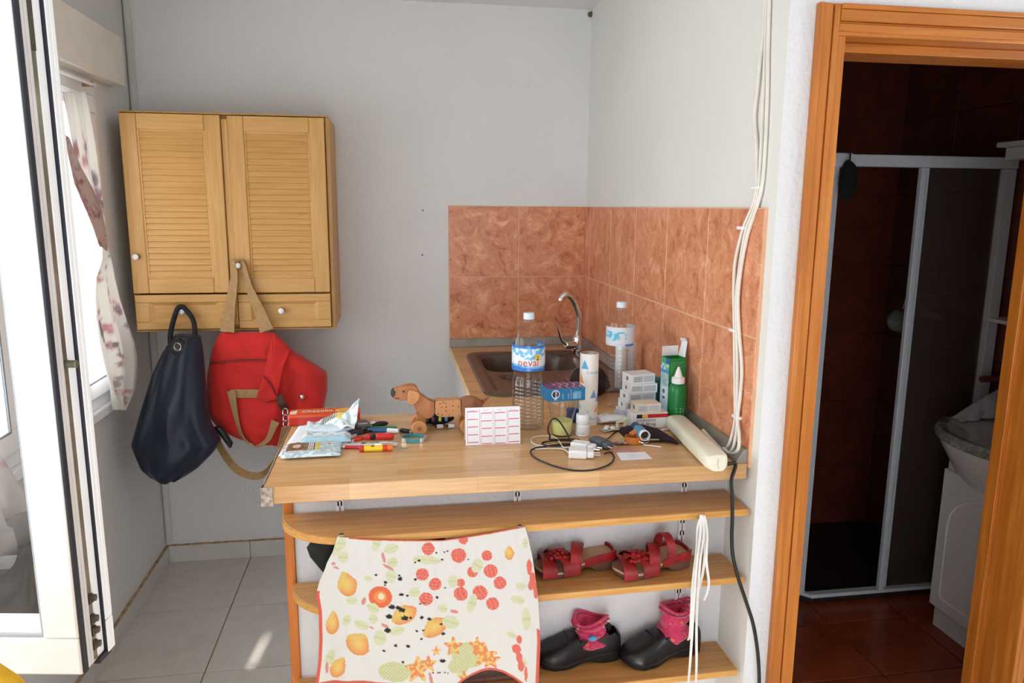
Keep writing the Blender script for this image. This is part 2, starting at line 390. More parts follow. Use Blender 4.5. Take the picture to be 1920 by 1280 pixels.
# small nail marks on the back wall
for p in ((0.137,3.352,1.583), (0.132,3.352,1.386)):
    nm = MB().cyl((p[0], YB, p[2]), (p[0], YB-.004, p[2]), .004, .003, 8)
    obj('nail_stub', nm, INKG, wb)
dk = MB().blob((XR-.004, YB-.004, H-.02), (.014, .014, .012)); dk.blob((XR-.006, 3.10, H-.004), (.008, .03, .006))
obj('cobweb_dirt', dk, mat('dark_dirt', (92, 84, 70), .95, var=.3), wb)
# ---------------------------------------------------------------- window on the left wall
win = bpy.data.objects.new('window_1', None); COL.objects.link(win); win['kind'] = 'structure'
fx0, fx1 = XL-.075, XL+.004
fr = MB(); fr.span((fx0, WY0, WZ0), (fx1, WY1, WZ0+.05)); fr.span((fx0, WY0, WZ1-.05), (fx1, WY1, WZ1))
for y in (WY0, 1.16, 2.16, WY1-.05): fr.span((fx0, y, WZ0+.05), (fx1, y+.05, WZ1-.05))
obj('frame', fr, PVC, win, bevel=.003)
sl = MB().span((XL-.07, WY0-.02, WZ0-.035), (XL+.022, WY1+.02, WZ0)); obj('sill', sl, PVC, win, bevel=.004)
def sash(y0, y1, name='sash'):
    z0, z1 = WZ0+.045, WZ1-.045; b = MB(); w = .062
    b.span((fx0+.01, y0, z0), (fx1+.012, y1, z0+w)); b.span((fx0+.01, y0, z1-w), (fx1+.012, y1, z1)); b.span((fx0+.01, y0, z0+w), (fx1+.012, y0+w, z1-w)); b.span((fx0+.01, y1-w, z0+w), (fx1+.012, y1, z1-w))
    s = obj(name, b, PVC, win, bevel=.004)
    obj('pane', MB().span((fx0+.035, y0+w-.004, z0+w-.004), (fx0+.041, y1-w+.004, z1-w+.004)), GLASS, s, smooth=False)
    g = MB(); x = fx1+.0125
    for a, c in (((y0+w-.006, z0+w-.006), (y1-w+.006, z0+w)), ((y0+w-.006, z1-w), (y1-w+.006, z1-w+.006)), ((y0+w-.006, z0+w), (y0+w, z1-w)), ((y1-w, z0+w), (y1-w+.006, z1-w))): g.span((x-.006, a[0], a[1]), (x, c[0], c[1]))
    obj('glazing_gasket', g, mat('grey_gasket', (120, 122, 128), .6), s, smooth=False)
    return s
sash(1.20, 2.17); sash(2.19, WY1-.04)
# open sash, swung into the room: local x runs from the hinge to the lock edge, local y through its thickness
SW, SZ0, SZ1, w = .592, .945, 1.985, .05
b = MB(); b.span((0, 0, SZ0), (SW, .058, SZ0+.056)); b.span((0, 0, SZ1-.056), (SW, .058, SZ1))
b.span((0, 0, SZ0+.056), (w, .058, SZ1-.056)); b.span((SW-w, 0, SZ0+.056), (SW, .058, SZ1-.056))
sa = obj('open_sash', b, PVC, win, bevel=.003)
sa.location = (-1.031, 1.127, 0); sa.rotation_euler = (0, 0, -math.radians(9.15))
sa['label'] = 'white window sash standing open, showing its lock edge'
obj('pane', MB().span((w-.004, .026, SZ0+.052), (SW-w+.004, .032, SZ1-.052)), GLASS, sa, smooth=False)
bead = MB()
for a, c in (((w, SZ0+.056), (SW-w, SZ0+.060)), ((w, SZ1-.060), (SW-w, SZ1-.056)), ((w, SZ0+.06), (w+.004, SZ1-.06)), ((SW-w-.004, SZ0+.06), (SW-w, SZ1-.06))): bead.span((a[0], .004, a[1]), (c[0], .010, c[1]))
obj('glazing_gasket', bead, mat('pale_gasket', (170, 174, 178), .6), sa, smooth=False)
g = MB(); e = SW
g.span((e, .0015, SZ0+.002), (e+.004, .0105, SZ1-.002)); obj('edge_gasket', g, GASKET, sa, bevel=.001)
g = MB(); g.span((e, .012, SZ0+.004), (e+.003, .0185, SZ1)); g.span((e, .0195, SZ0+.004), (e+.003, .026, SZ1)); obj('edge_rib', g, PVCG, sa, bevel=.0008)
g = MB(); g.span((e-.001, .0275, SZ0+.004), (e+.0006, .039, SZ1)); obj('lock_rail', g, STEEL, sa, bevel=.0006)
g = MB()
for z in (SZ0+.028, SZ0+.05, SZ0+.068, SZ0+.10): g.cyl((e, .034, z), (e+.009, .036, z), .0055, .005, 10); g.span((e, .029, z-.008), (e+.004, .038, z+.006))
for z in (1.80, 1.83, 1.856): g.cyl((e, .033, z), (e+.003, .033, z), .003, .003, 8)
g.span((e, .0275, 1.792), (e+.002, .0385, 1.89))
obj('lock_bolt', g, mat('dark_steel', (98, 92, 80), .4, .8), sa, bevel=.0006)
g = MB().cyl((e, .034, 1.389), (e+.016, .034, 1.389), .0052, .0052, 14); obj('locking_pin', g, STEEL, sa, bevel=.001)
g = MB(); g.span((e-.002, .040, SZ0+.004), (e+.001, .056, SZ1)); obj('edge_strip', g, PVC, sa, bevel=.001)
g = MB(); g.span((e, .0565, SZ0-.004), (e+.005, .067, SZ1)); g.span((e-.02, .036, SZ0-.006), (e+.005, .067, SZ0+.003)); obj('outer_gasket', g, GASKET, sa, bevel=.001)
g = MB(); g.span((0, .058, SZ0-.002), (e+.006, .078, SZ0+.05)); g.span((0, .058, SZ1-.05), (e+.006, .078, SZ1)); g.span((0, .058, SZ0+.05), (.045, .078, SZ1-.05)); g.span((e-.045, .058, SZ0+.05), (e+.006, .0675, SZ1-.05)); g.span((e-.045, .0675, SZ0+.05), (e+.006, .078, SZ1-.05)); obj('overlap_flange', g, PVC, sa, bevel=.002)
# roller shutter box over the window
o = solo('roller_shutter_box', MB().span((XL, .40, 2.036), (XL+.055, 3.135, 2.215)), mat('cream_painted_wood', (230, 225, 214), .6, var=.02), 'cream roller shutter box fixed above the window', 'shutter box', (XL+.03, 1.8, 2.036), bevel=.003)
# rail with the two halves of a curtain
rail = thing('curtain_rail', 'thin white curtain rail under the shutter box', 'curtain rail', (XL+.034, 1.9, 2.005))
obj('rod', MB().cyl((0, -1.0, 0), (0, .98, 0), .006), WHITEP, rail)
for y in (-.98, .96): obj('bracket', MB().span((-.034, y-.006, -.008), (.004, y+.006, .010)), mat('brass', (176, 142, 86), .4, .6), rail, bevel=.001)
def floral(seed, base=(238, 235, 230), pink=(204, 146, 152), grey=(158, 144, 154)):
    rr = random.Random(seed); sp = []
    for k in range(22):
        x, y = rr.random(), rr.random()
        for q in range(7): sp.append((x+rr.gauss(0, .075), y+rr.gauss(0, .028), rr.uniform(.012, .036), pink if rr.random() < .4 else grey, rr.uniform(.5, .95)))
    def f(u, v):
        c = base
        for x, y, r, k, a in sp:
            d = ((u-x)/r)**2*.30 + ((v-y)/(r*.5))**2
            d += 1.2*noise(u*26, v*60, x*9)
            if d < 1:
                t = a*min(1, (1-d)*1.6); c = tuple(p*(1-t)+q*t for p, q in zip(c, k))
        return c
    return f
# far half: pulled back and pinched; table rows are height, near edge y, far edge y
CT = [((-0.976,2.739,0.882), (-0.976,2.779,0.870)), ((-0.976,2.698,0.924), (-0.976,2.834,0.888)), ((-0.976,2.661,0.979), (-0.976,2.911,0.917)), ((-0.976,2.632,1.038), (-0.976,2.953,0.965)), ((-0.976,2.609,1.098), (-0.976,2.974,1.024)), ((-0.976,2.595,1.154), (-0.976,2.959,1.088)), ((-0.976,2.586,1.227), (-0.976,2.906,1.178)), ((-0.976,2.593,1.296), (-0.976,2.850,1.265)), ((-0.976,2.618,1.364), (-0.976,2.811,1.345)), ((-0.976,2.696,1.419), (-0.976,2.787,1.413)), ((-0.976,2.732,1.471), (-0.976,2.775,1.469)), ((-0.976,2.685,1.526), (-0.976,2.755,1.524)), ((-0.976,2.624,1.604), (-0.976,2.755,1.605)), ((-0.976,2.568,1.686), (-0.976,2.753,1.693)), ((-0.976,2.535,1.781), (-0.976,2.750,1.798)), ((-0.976,2.519,1.874), (-0.976,2.729,1.899)), ((-0.976,2.510,1.931), (-0.976,2.709,1.960))]
def cfun(u, v):
    i = v*(len(CT)-1); k = min(int(i), len(CT)-2); f = i-k
    L = Vector(CT[k][0]).lerp(Vector(CT[k+1][0]), f); Rr = Vector(CT[k][1]).lerp(Vector(CT[k+1][1]), f); p = L.lerp(Rr, u)
    p.x += .014*math.sin(u*15+v*3)*(.4+abs(v-.55))+.008*math.sin(u*31+1)-.012*math.exp(-((v-.63)/.06)**2)
    return tuple(p)
cu = painted('floral_curtain', cfun, 60, 150, floral(5), CURT, None, (XL+.05, 2.85, 2.0), .002)
cu.location = (XL+.05, 2.85, 2.0); tag(cu, 'white floral curtain pinched and hanging in front of the window, end nearest the wall cabinet', 'curtain')
TE = [((-0.950,2.634,1.464), (-0.950,2.705,1.445)), ((-0.950,2.587,1.529), (-0.950,2.698,1.499)), ((-0.950,2.531,1.596), (-0.950,2.673,1.570)), ((-0.950,2.478,1.660), (-0.950,2.615,1.647)), ((-0.950,2.460,1.745), (-0.950,2.546,1.710)), ((-0.950,2.460,1.807), (-0.950,2.477,1.785))]
def c2(u, v):
    i = v*(len(TE)-1); k = min(int(i), len(TE)-2); f = i-k
    p = Vector(TE[k][0]).lerp(Vector(TE[k+1][0]), f).lerp(Vector(TE[k][1]).lerp(Vector(TE[k+1][1]), f), u)
    return (p.x+.004*math.sin(u*6+v*4), p.y, p.z)
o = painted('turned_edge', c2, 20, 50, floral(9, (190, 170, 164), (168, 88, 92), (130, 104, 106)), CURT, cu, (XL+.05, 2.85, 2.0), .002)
def c3(u, v):
    z = .70+v*1.30; y0 = 1.62+.10*v; y1 = 2.215+(.03 if z < .8 else 0)-.36*math.exp(-((z-1.25)/.45)**2)+.02*math.sin(z*9)
    if z < .8: y1 = min(y1, 2.30)
    return (XL+.055+.02*math.sin(u*24+v*2)+.008*math.sin(u*53), y0+(y1-y0)*u, z)
o = painted('floral_curtain', c3, 70, 110, floral(12, (214, 208, 206)), CURT, None, (XL+.05, 1.9, 2.0), .002)
o.location = (XL+.05, 1.9, 2.0); tag(o, 'second half of the floral curtain, seen through the glass of the open sash', 'curtain')
# dark cloth below it, on the wall under the window
def gar(u, v):
    z = .53+v*.215; y0 = 1.60; y1 = 2.19+.035*v+.015*math.sin(v*17)
    zz = z+(1-v)*(-.03*u+.012*math.sin(u*40)+.02)
    return (XL+.115+.012*math.sin(u*17+v*2), y0+(y1-y0)*u, zz)
o = painted('dark_garment', gar, 60, 30, lambda u, v: tuple(k*(1+.25*noise(u*9, v*7)) for k in (84, 82, 82)), printmat('dark_cloth', .95), None, (XL+.05, 1.9, .5), .004)
o.location = (XL+.05, 1.9, .5); tag(o, 'dark grey garment hanging below the curtain behind the open sash', 'garment')
gp = obj('peg', MB().box((0, 0, .22), (.10, .012, .03)), WHITEP, o); gp.location = (0, 0, 0)
# yellow cushion in the bottom corner of the view
cp = (-0.385,0.750,1.123)
ch = thing('yellow_chair', 'yellow padded chair back standing below the open sash', 'chair', (cp[0]-.10, .75, 0)); zc_ = cp[2]
rs = [[(hw*math.copysign(abs(math.cos(a))**.6, math.cos(a)), dd*math.copysign(abs(math.sin(a))**.7, math.sin(a)), z) for a in [2*math.pi*q/20 for q in range(20)]] for hw, dd, z in ((.145, .035, .50), (.150, .034, .70), (.145, .032, zc_-.14), (.130, .030, zc_-.06), (.100, .026, zc_), (.080, .022, zc_+.021), (.050, .016, zc_+.036), (.012, .008, zc_+.042))]
obj('backrest', MB().rings(rs), mat('yellow_fabric', (222, 170, 40), .9, var=.06, scale=40, bmp=.2), ch)
seat = MB().box((0, -.22, .45), (.32, .42, .06)); obj('seat', seat, mat('yellow_seat_fabric', (222, 170, 40), .9, bmp=.2), ch, bevel=.02, seg=3)
for x in (-.12, .12):
    for y in (-.40, -.02): obj('leg', MB().cyl((x, y, 0), (x*.95, y, .42 if y < -.1 else .50), .014, .018, 12), mat('dark_red_wood', (96, 34, 26), .4), ch)
# ---------------------------------------------------------------- bathroom door frame
dr = bpy.data.objects.new('door_1', None); COL.objects.link(dr); dr['kind'] = 'structure'
def casing(name, x0, x1, flip, m):
    s = -1 if flip else 1
    b = MB()
    def c(a, e, d0): b.span((a, YD-d0, 0), (e, YD-.001, 2.10 if 0 else 2.052))
    xs = [x0, x0+s*.012, x0+s*.034, x0+s*.039, x1]
    for a, e, d in ((xs[0], xs[1], .020), (xs[1], xs[2], .016), (xs[2], xs[3], .010), (xs[3], xs[4], .014)): c(min(a, e), max(a, e), d)
    return obj(name, b, m, dr, bevel=.002)
casing('casing', .944, DX0-.008, False, PINE); casing('casing', DX1+.07, DX1+.008, True, PINE)
b = MB(); z0 = DZ+.008
for a, e, d in ((z0, z0+.018, .014), (z0+.018, z0+.023, .010), (z0+.023, z0+.048, .016), (z0+.048, 2.052, .020)): b.span((.984 if 0 else DX0-.008, YD-d-.0004, a), (DX1+.008, YD-.001, e))
obj('head_casing', b, PINEH, dr, bevel=.002)
b = MB(); b.span((DX0-.012, YD-.012, 0), (DX0+.010, YD+.15, DZ)); b.span((DX0+.010, YD+.05, 0), (DX0+.02, YD+.15, DZ-.02)); obj('jamb', b, PINE, dr, bevel=.002)
b = MB(); b.span((DX1-.004, YD-.012, 0), (DX1+.012, YD+.15, DZ)); obj('jamb', b, PINE, dr, bevel=.002)
b = MB(); b.span((DX1-.016, YD+.112, 0), (DX1-.004, YD+.15, DZ-.02)); obj('door_stop', b, PINE, dr, bevel=.002)
b = MB(); b.span((DX0-.012, YD-.012, DZ), (DX1+.012, YD+.15, DZ+.012)); b.span((DX0+.01, YD+.05, DZ-.022), (DX1-.004, YD+.15, DZ)); obj('head_jamb', b, PINEH, dr, bevel=.002)
sp = (1.052,1.700,1.091)
obj('strike_plate', MB().span((DX0+.0095, YD+.012, sp[2]-.03), (DX0+.0125, YD+.034, sp[2]+.03)), mat('brass_plate', (190, 140, 60), .35, .8), dr, bevel=.0008)
# ---------------------------------------------------------------- bathroom
BXR, BYB = 2.375, 3.26
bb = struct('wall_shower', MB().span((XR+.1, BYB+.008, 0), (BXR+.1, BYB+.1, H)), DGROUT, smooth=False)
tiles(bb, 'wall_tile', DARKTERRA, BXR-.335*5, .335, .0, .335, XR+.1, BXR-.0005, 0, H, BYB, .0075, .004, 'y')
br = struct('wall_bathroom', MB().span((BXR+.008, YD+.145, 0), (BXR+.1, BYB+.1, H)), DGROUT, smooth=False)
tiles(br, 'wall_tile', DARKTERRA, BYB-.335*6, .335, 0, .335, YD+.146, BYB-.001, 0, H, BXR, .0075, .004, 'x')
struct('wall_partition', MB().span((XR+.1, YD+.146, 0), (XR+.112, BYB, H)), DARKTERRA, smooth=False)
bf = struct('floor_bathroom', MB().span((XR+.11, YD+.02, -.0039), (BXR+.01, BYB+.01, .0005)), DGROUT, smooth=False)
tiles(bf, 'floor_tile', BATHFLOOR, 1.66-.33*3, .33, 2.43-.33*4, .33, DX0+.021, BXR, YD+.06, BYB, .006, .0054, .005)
# shower tray and enclosure
SX, SY = 1.612, 2.575
tr = MB(); tr.ext([(SX+.06, SY), (BXR-.006, SY), (BXR-.006, BYB-.006), (SX, BYB-.006), (SX, SY+.06)], .0065, .03)
t_ = solo('shower_tray', tr, mat('dark_slate_tray', (44, 34, 30), .5, var=.15, scale=30), 'dark low shower tray behind the acrylic screen', 'shower tray', (2.0, 2.9, .0065), bevel=.004)
sh = thing('shower_enclosure', 'white framed shower enclosure with smoked acrylic panels', 'shower screen', (2.0, SY, .03))
fw_ = mat('white_lacquered_aluminium', (214, 220, 228), .3, .1, .02)
def part(name, a, b_, m, par, at, **k): return obj(name, MB().span(a, b_), m, par, at, **k)
at = (2.0, SY, .03)
part('sill_rail', (SX+.05, SY-.006, .0305), (BXR-.007, SY+.03, .046), fw_, sh, at, bevel=.004)
obj('side_sill_rail', MB().ext([(SX+.05, SY-.004), (SX+.05, SY+.03), (SX+.03, SY+.07), (SX+.03, BYB-.01), (SX, BYB-.01), (SX, SY+.05)], .0305, .046), fw_, sh, at, bevel=.003)
part('top_rail', (SX+.06, SY-.012, 1.757), (BXR-.007, SY+.032, 1.80), fw_, sh, at, bevel=.003)
part('side_top_rail', (SX-.008, SY+.02, 1.757), (SX+.03, BYB-.01, 1.797), fw_, sh, at, bevel=.003)
part('rail_corner', (SX-.01, SY-.014, 1.752), (SX+.062, SY+.04, 1.804), fw_, sh, at, bevel=.004)
part('post', (1.963, SY-.008, .047), (1.984, SY+.012, 1.756), fw_, sh, at, bevel=.002)
part('post', (1.986, SY+.013, .047), (2.012, SY+.030, 1.756), fw_, sh, at, bevel=.002)
part('wall_post', (BXR-.055, SY-.008, .047), (BXR-.0085, SY+.030, 1.756), fw_, sh, at, bevel=.002)
part('corner_post', (SX, SY, .047), (SX+.022, SY+.03, 1.756), fw_, sh, at, bevel=.002)
part('panel', (2.010, SY+.018, .047), (BXR-.053, SY+.022, 1.757), mat('smoked_acrylic', (80, 68, 62), .35, var=.06, alpha=.55), sh, at, smooth=False)
part('side_panel', (SX+.012, SY+.04, .047), (SX+.016, BYB-.012, 1.757), DARKGLASS, sh, at, smooth=False)
# shower fittings, sponge, hose
sv = thing('shower_mixer', 'chrome shower mixer on the dark tiled wall', 'shower mixer', (BXR, 2.86, 1.15))
obj('body', MB().cyl((-.05, -.08, 0), (-.05, .08, 0), .022), CHROME, sv); obj('lever', MB().cyl((-.05, 0, .01), (-.16, 0, .035), .006), CHROME, sv)
for y in (-.06, .06): obj('wall_union', MB().cyl((-.001, y, 0), (-.05, y, 0), .02), CHROME, sv)
s_ = (2.117,2.800,1.140)
obj_ = solo('bath_sponge', MB().blob((0, 0, 0), (.062, .05, .05), 16, 10, lambda d: 1+.12*noise(d.x*60, d.y*60, d.z*60)), mat('pale_sponge', (112, 118, 116), .95, var=.1, bmp=.5), 'pale grey round sponge hanging inside the shower', 'sponge', (s_[0], 2.80, s_[2]), world=False)
c_ = obj('cord', MB().tube([(0, 0, .045), (.01, 0, .09), (BXR-s_[0]-.001, 0, .12)], .0025, 6), WHITEP, obj_)
l_ = (1.644,2.560,1.692)
lo = solo('black_scrub_mitt', MB().blob((0, 0, 0), (.036, .016, .075), 14, 10, lambda d: 1+.18*noise(d.x*30, 0, d.z*30)), mat('black_mesh', (18, 16, 18), .9), 'black mitt hanging from the corner of the shower rail', 'mitt', (l_[0]+.004, 2.54, 1.70), world=False)
obj('loop', MB().tube([(0, 0, .06), (0, 0, .11), (0, .02, .112)], .003, 6), BLACKP, lo)
# vanity, basin, towel
va = thing('vanity_cabinet', 'white vanity cabinet with arched door panel and oval basin with marbled rim', 'cabinet', (2.21, 2.10, .006))
vx, vy0, vy1 = 2.045, 1.83, 2.365
part('plinth', (vx+.012, vy0, .0065), (BXR-.001, vy1, .10), ENAMEL, va, (2.21, 2.10, .006), bevel=.002)
part('carcass', (vx, vy0, .102), (BXR-.001, vy1, .69), ENAMEL, va, (2.21, 2.10, .006), bevel=.003)
def arch(y0, y1, z0, z1, n=10):
    c = (y0+y1)/2; r = (y1-y0)/2; pts = [(y0+.015, z0), (y1-.015, z0), (y1, z0+.015), (y1, z1-r*.7)]
    pts += [(c+r*math.cos(math.pi*k/n), z1-r*.7+r*.7*math.sin(math.pi*k/n)) for k in range(1, n)]
    return pts+[(y0, z1-r*.7), (y0, z0+.015)]
Mx = Matrix(((0, 0, -1, 0), (1, 0, 0, 0), (0, 1, 0, 0), (0, 0, 0, 1)))       # polygon (y, z) pushed along -x
dpa = MB().ext([(vy0+.004, .104), (vy1-.004, .104), (vy1-.004, .65), (vy0+.004, .65)], 0, .018, Matrix.Translation((vx-.0005, 0, 0)) @ Mx)
door = obj('door', dpa, ENAMEL, va, (2.21, 2.10, .006), bevel=.003)
aa = arch(vy0+.05, vy1-.05, .15, .60)
rim = MB().tube([Vector((vx-.0185, y, z)) for y, z in aa], .004, 8, True); obj('arched_moulding', rim, mat('moulding_white', (236, 238, 240), .3), door, (2.21, 2.10, .006))
bs = obj('washbasin', MB().span((-.01, -.2, -.05), (.19, .14, -.04)), PORC, va); bs.location = (-.035, .10, .694)
ov = [(.42, -.06), (.70, -.055), (.86, .02), (.97, .07), (1.0, .085), (1.0, .108), (.96, .112), (.84, .104), (.80, .09), (.66, -.0), (.40, -.04)]
def oval(prof, n=40): return [[(min(.195, .232*r*math.cos(2*math.pi*k/n)), .30*r*math.sin(2*math.pi*k/n), z) for k in range(n)] for r, z in prof]
obj('bowl', MB().rings(oval([(.40, -.10), (.62, -.085), (.80, -.01), (.93, .05), (.965, .085)])), PORC, bs)
obj('marbled_rim', MB().rings(oval([(.955, .072), (1.0, .078), (1.005, .10), (.98, .112), (.90, .114), (.86, .106), (.84, .095)]), False), tilemat('grey_marbling', [(.3, (84, 92, 88)), (.5, (140, 146, 140)), (.7, (196, 200, 196))], 26, .25), bs)
obj('inner_bowl', MB().rings(oval([(.87, .107), (.83, .105), (.78, .085), (.62, .02), (.36, -.02)][::-1])), PORC, bs)
tw = thing('white_towel', 'white towel draped from a wall peg over the far rim of the washbasin', 'towel', (2.2, 2.5, .83))
TWA, TWB = Vector((2.121,2.460,0.813)), Vector((2.419,2.510,0.942))
def twf(u, v):
    p = TWA.lerp(TWB, u); p.z += .028*math.sin(math.pi*u)*(1-u)-.03*u*(1-u)
    zb = .812+.01*u
    return (p.x+.006*math.sin(v*9+u*5), p.y-.055*v**.7-.010*math.sin(u*23+v*3)*v, p.z+(zb-p.z)*v)
obj('cloth', MB().grid(twf, 36, 16), mat('white_terry', (214, 216, 222), .95, bmp=.5, bscale=300), tw, (2.2, 2.5, .83), solid=.006)
tb_ = thing('towel_peg', 'reddish brown peg holding the towel by the bathroom wall', 'peg', (BXR, 2.515, TWB.z+.006))
obj('bar', MB().cyl((-.10, 0, 0), (-.001, 0, 0), .012), mat('brown_peg', (120, 60, 40), .5), tb_)
ms = thing('mirror_cabinet', 'white mirror cabinet with overhanging cornice on the bathroom wall', 'cabinet', (BXR, 2.45, 1.70))
cz = (2.300,2.544,1.788)
part('cornice', (2.26, 1.95, cz[2]+.045), (BXR-.001, cz[1]+.02, cz[2]+.065), ENAMEL, ms, (BXR, 2.45, 1.70), bevel=.003)
part('frieze', (2.285, 1.97, cz[2]), (BXR-.001, cz[1], cz[2]+.044), ENAMEL, ms, (BXR, 2.45, 1.70), bevel=.002)
part('mirror', (2.35, 1.98, 1.2), (BXR-.001, 2.40, cz[2]-.001), mat('mirror_glass', (200, 204, 206), .03, 1, 0), ms, (BXR, 2.45, 1.70))
gz = (2.250,2.497,1.190)
gs = thing('bathroom_shelf', 'narrow pale shelf with dark pots fixed to the bathroom wall', 'shelf', (BXR, gz[1]-.1, gz[2]))
part('board', (2.25, gz[1]-.35, gz[2]-.008), (BXR-.001, gz[1], gz[2]+.006), ENAMEL, gs, (BXR, gz[1]-.1, gz[2]), bevel=.002)
part('bracket', (2.33, gz[1]-.06, gz[2]-.04), (BXR-.001, gz[1]-.05, gz[2]-.008), CHROME, gs, (BXR, gz[1]-.1, gz[2]))
# ================================================================ worktop, sink, tap
def worktop_mat():
    m, nt, b = nodes('laminated_beech_worktop'); v = mapping(nt)
    br_ = N(nt, 'ShaderNodeTexBrick'); br_.offset = .37; br_.inputs['Scale'].default_value = 1
    br_.inputs['Brick Width'].default_value = .30; br_.inputs['Row Height'].default_value = .042; br_.inputs['Mortar Size'].default_value = .0004
    br_.inputs['Color1'].default_value = (*lin((206, 161, 111)), 1); br_.inputs['Color2'].default_value = (*lin((221, 180, 132)), 1); br_.inputs['Mortar'].default_value = (*lin((198, 150, 98)), 1)
    nt.links.new(v, br_.inputs['Vector'])
    v2 = mapping(nt, (3, 60, 60)); n = N(nt, 'ShaderNodeTexNoise'); n.inputs['Scale'].default_value = 3; n.inputs['Detail'].default_value = 5; nt.links.new(v2, n.inputs['Vector'])
    mx = N(nt, 'ShaderNodeMix', data_type='RGBA', blend_type='MULTIPLY'); mx.inputs['Factor'].default_value = 1
    nt.links.new(br_.outputs['Color'], mx.inputs['A']); nt.links.new(ramp(nt, n.outputs[0], [(.3, (232, 224, 214)), (.7, (255, 255, 255))]), mx.inputs['B'])
    nt.links.new(mx.outputs['Result'], b.inputs['Base Color']); b.inputs['Roughness'].default_value = .26
    return m
WT = worktop_mat()
wt = thing('worktop', 'beech-block worktop with metal edging, L-shaped, on the half wall', 'worktop', (0, 2.0, ZC-.041))
WAT = (0, 2.0, ZC-.041); z0, z1 = ZC-.041, ZC
PX0, PY0, PY1, LX = -.303, 1.670, 2.248, .252
b = MB(); b.span((PX0, PY0, z0), (XR-.0085, PY1, z1)); obj('peninsula_slab', b, WT, wt, WAT, bevel=.002)
b = MB(); e1 = YB-.0085; e2 = XR-.0085
for a, c in (((LX, PY1+.0005), (.318, e1)), ((.83, PY1+.0005), (e2, e1)), ((.318, PY1+.0005), (.83, 2.43)), ((.318, 3.14), (.83, e1))): b.span((a[0], a[1], z0), (c[0], c[1], z1))
obj('sink_slab', b, WT, wt, WAT, smooth=False)
obj('edge_banding', MB().span((LX-.0015, PY1+.002, z0), (LX, e1, z1-.0005)), mat('pale_edge_band', (236, 206, 164), .4), wt, WAT, smooth=False)
obj('edge_strip', MB().span((PX0-.003, PY0+.02, z0-.001), (PX0-.0002, PY1, z1+.0015)), ALU, wt, WAT, bevel=.0006)
b = MB(); b.span((PX0-.006, PY0-.003, z0-.004), (PX0+.022, PY0-.0003, z1+.001)); b.span((PX0-.006, PY0-.0002, z0-.004), (PX0-.0032, PY0+.03, z1+.001))
obj('corner_cap', b, mat('worn_steel_cap', (150, 140, 136), .38, .85, .25, 90), wt, WAT, bevel=.001)
# grey upstand along both walls
b = MB(); prof = [(0, 0), (.028, 0), (.028, .006), (.008, .036), (0, .036)]
def up(p): return [(XR-.0086-d, p, ZC+.0003+z) for d, z in prof]
def upb(p): return [(p, YB-.0086-d, ZC+.0003+z) for d, z in prof]
b.rings([up(1.672), up(YB-.0086)]); b.rings([upb(LX), upb(XR-.0086)][::-1])
o = struct('trim_3', b, ALUG, smooth=False, bevel=.001); o['label'] = 'grey sloping upstand sealing the worktop to the tiles'
# sink: one pressed shape with bowl and ridged drainer
SX0, SX1, SY0, SY1 = .300, .838, 2.405, 3.158
def rr(x, y, x0, x1, y0, y1, r):                              # signed distance to a rounded rectangle, negative inside
    cx, cy = (x0+x1)/2, (y0+y1)/2; qx, qy = abs(x-cx)-(x1-x0)/2+r, abs(y-cy)-(y1-y0)/2+r
    return math.hypot(max(qx, 0), max(qy, 0))+min(max(qx, qy), 0)-r
def sm(a, b_, x): t = min(1, max(0, (x-a)/(b_-a))); return t*t*(3-2*t)
def sinkz(u, v):
    x = SX0+(SX1-SX0)*u; y = SY0+(SY1-SY0)*v
    z = .009
    o_ = rr(x, y, SX0+.035, SX1-.055, SY0+.03, SY1-.04, .06); z -= .012*sm(0, -.02, o_)
    bw = rr(x, y, SX0+.06, SX1-.115, 2.80, SY1-.055, .07); z -= .165*sm(.004, -.03, bw)
    if bw > .01 and o_ < -.02 and y < 2.77: z += .003*sm(-.02, -.035, o_)*(.5+.5*math.sin((x-SX0)*2*math.pi/.032))*sm(2.77, 2.74, y)
    dr_ = math.hypot(x-.44, y-2.70); z -= .02*sm(.055, .035, dr_)
    ed = rr(x, y, SX0, SX1, SY0, SY1, .07)
    if ed > 0:
        cx, cy = (SX0+SX1)/2, (SY0+SY1)/2
        hx, hy = (SX1-SX0)/2-.07, (SY1-SY0)/2-.07
        kx, ky = min(max(x-cx, -hx), hx), min(max(y-cy, -hy), hy); dx, dy = x-cx-kx, y-cy-ky; L = math.hypot(dx, dy)
        x, y = cx+kx+dx/L*.07, cy+ky+dy/L*.07
    z = z if ed < -.004 else .001
    return (x, y, ZC+z)
sk = thing('kitchen_sink', 'brown composite sink with ridged drainer set in the worktop', 'sink', (.57, 2.78, ZC))
obj('basin', MB().grid(sinkz, 110, 150), mat('brown_composite', (84, 66, 56), .32, var=.14, scale=220), sk, (.57, 2.78, ZC))
obj('waste', MB().lathe([(.0, -.006), (.03, -.006), (.034, 0), (.026, .001), (0, -.001)], 20, Matrix.Translation((.50, 2.97, ZC-.165)), False), CHROME, sk, (.57, 2.78, ZC))
fx, fy = .790, 3.105; FA = (fx, fy, ZC+.0095)
fa = thing('kitchen_tap', 'chrome swan-neck mixer tap on the sink corner', 'tap', FA)
obj('base', MB().lathe([(.027, 0), (.027, .008), (.023, .012), (.022, .06), (.019, .072), (.012, .078)], 24, Matrix.Translation(FA)), CHROME, fa, FA)
obj('spout', MB().tube(spl([(fx, fy, ZC+.06), (fx+.006, fy, ZC+.12), (fx+.004, fy, ZC+.17), (fx-.012, fy, ZC+.215), (fx-.034, fy-.005, ZC+.25), (fx-.056, fy-.01, ZC+.262), (fx-.076, fy-.012, ZC+.252), (fx-.082, fy-.014, ZC+.236)], 8), lambda t: .0155-.002*t, 14), CHROME, fa, FA)
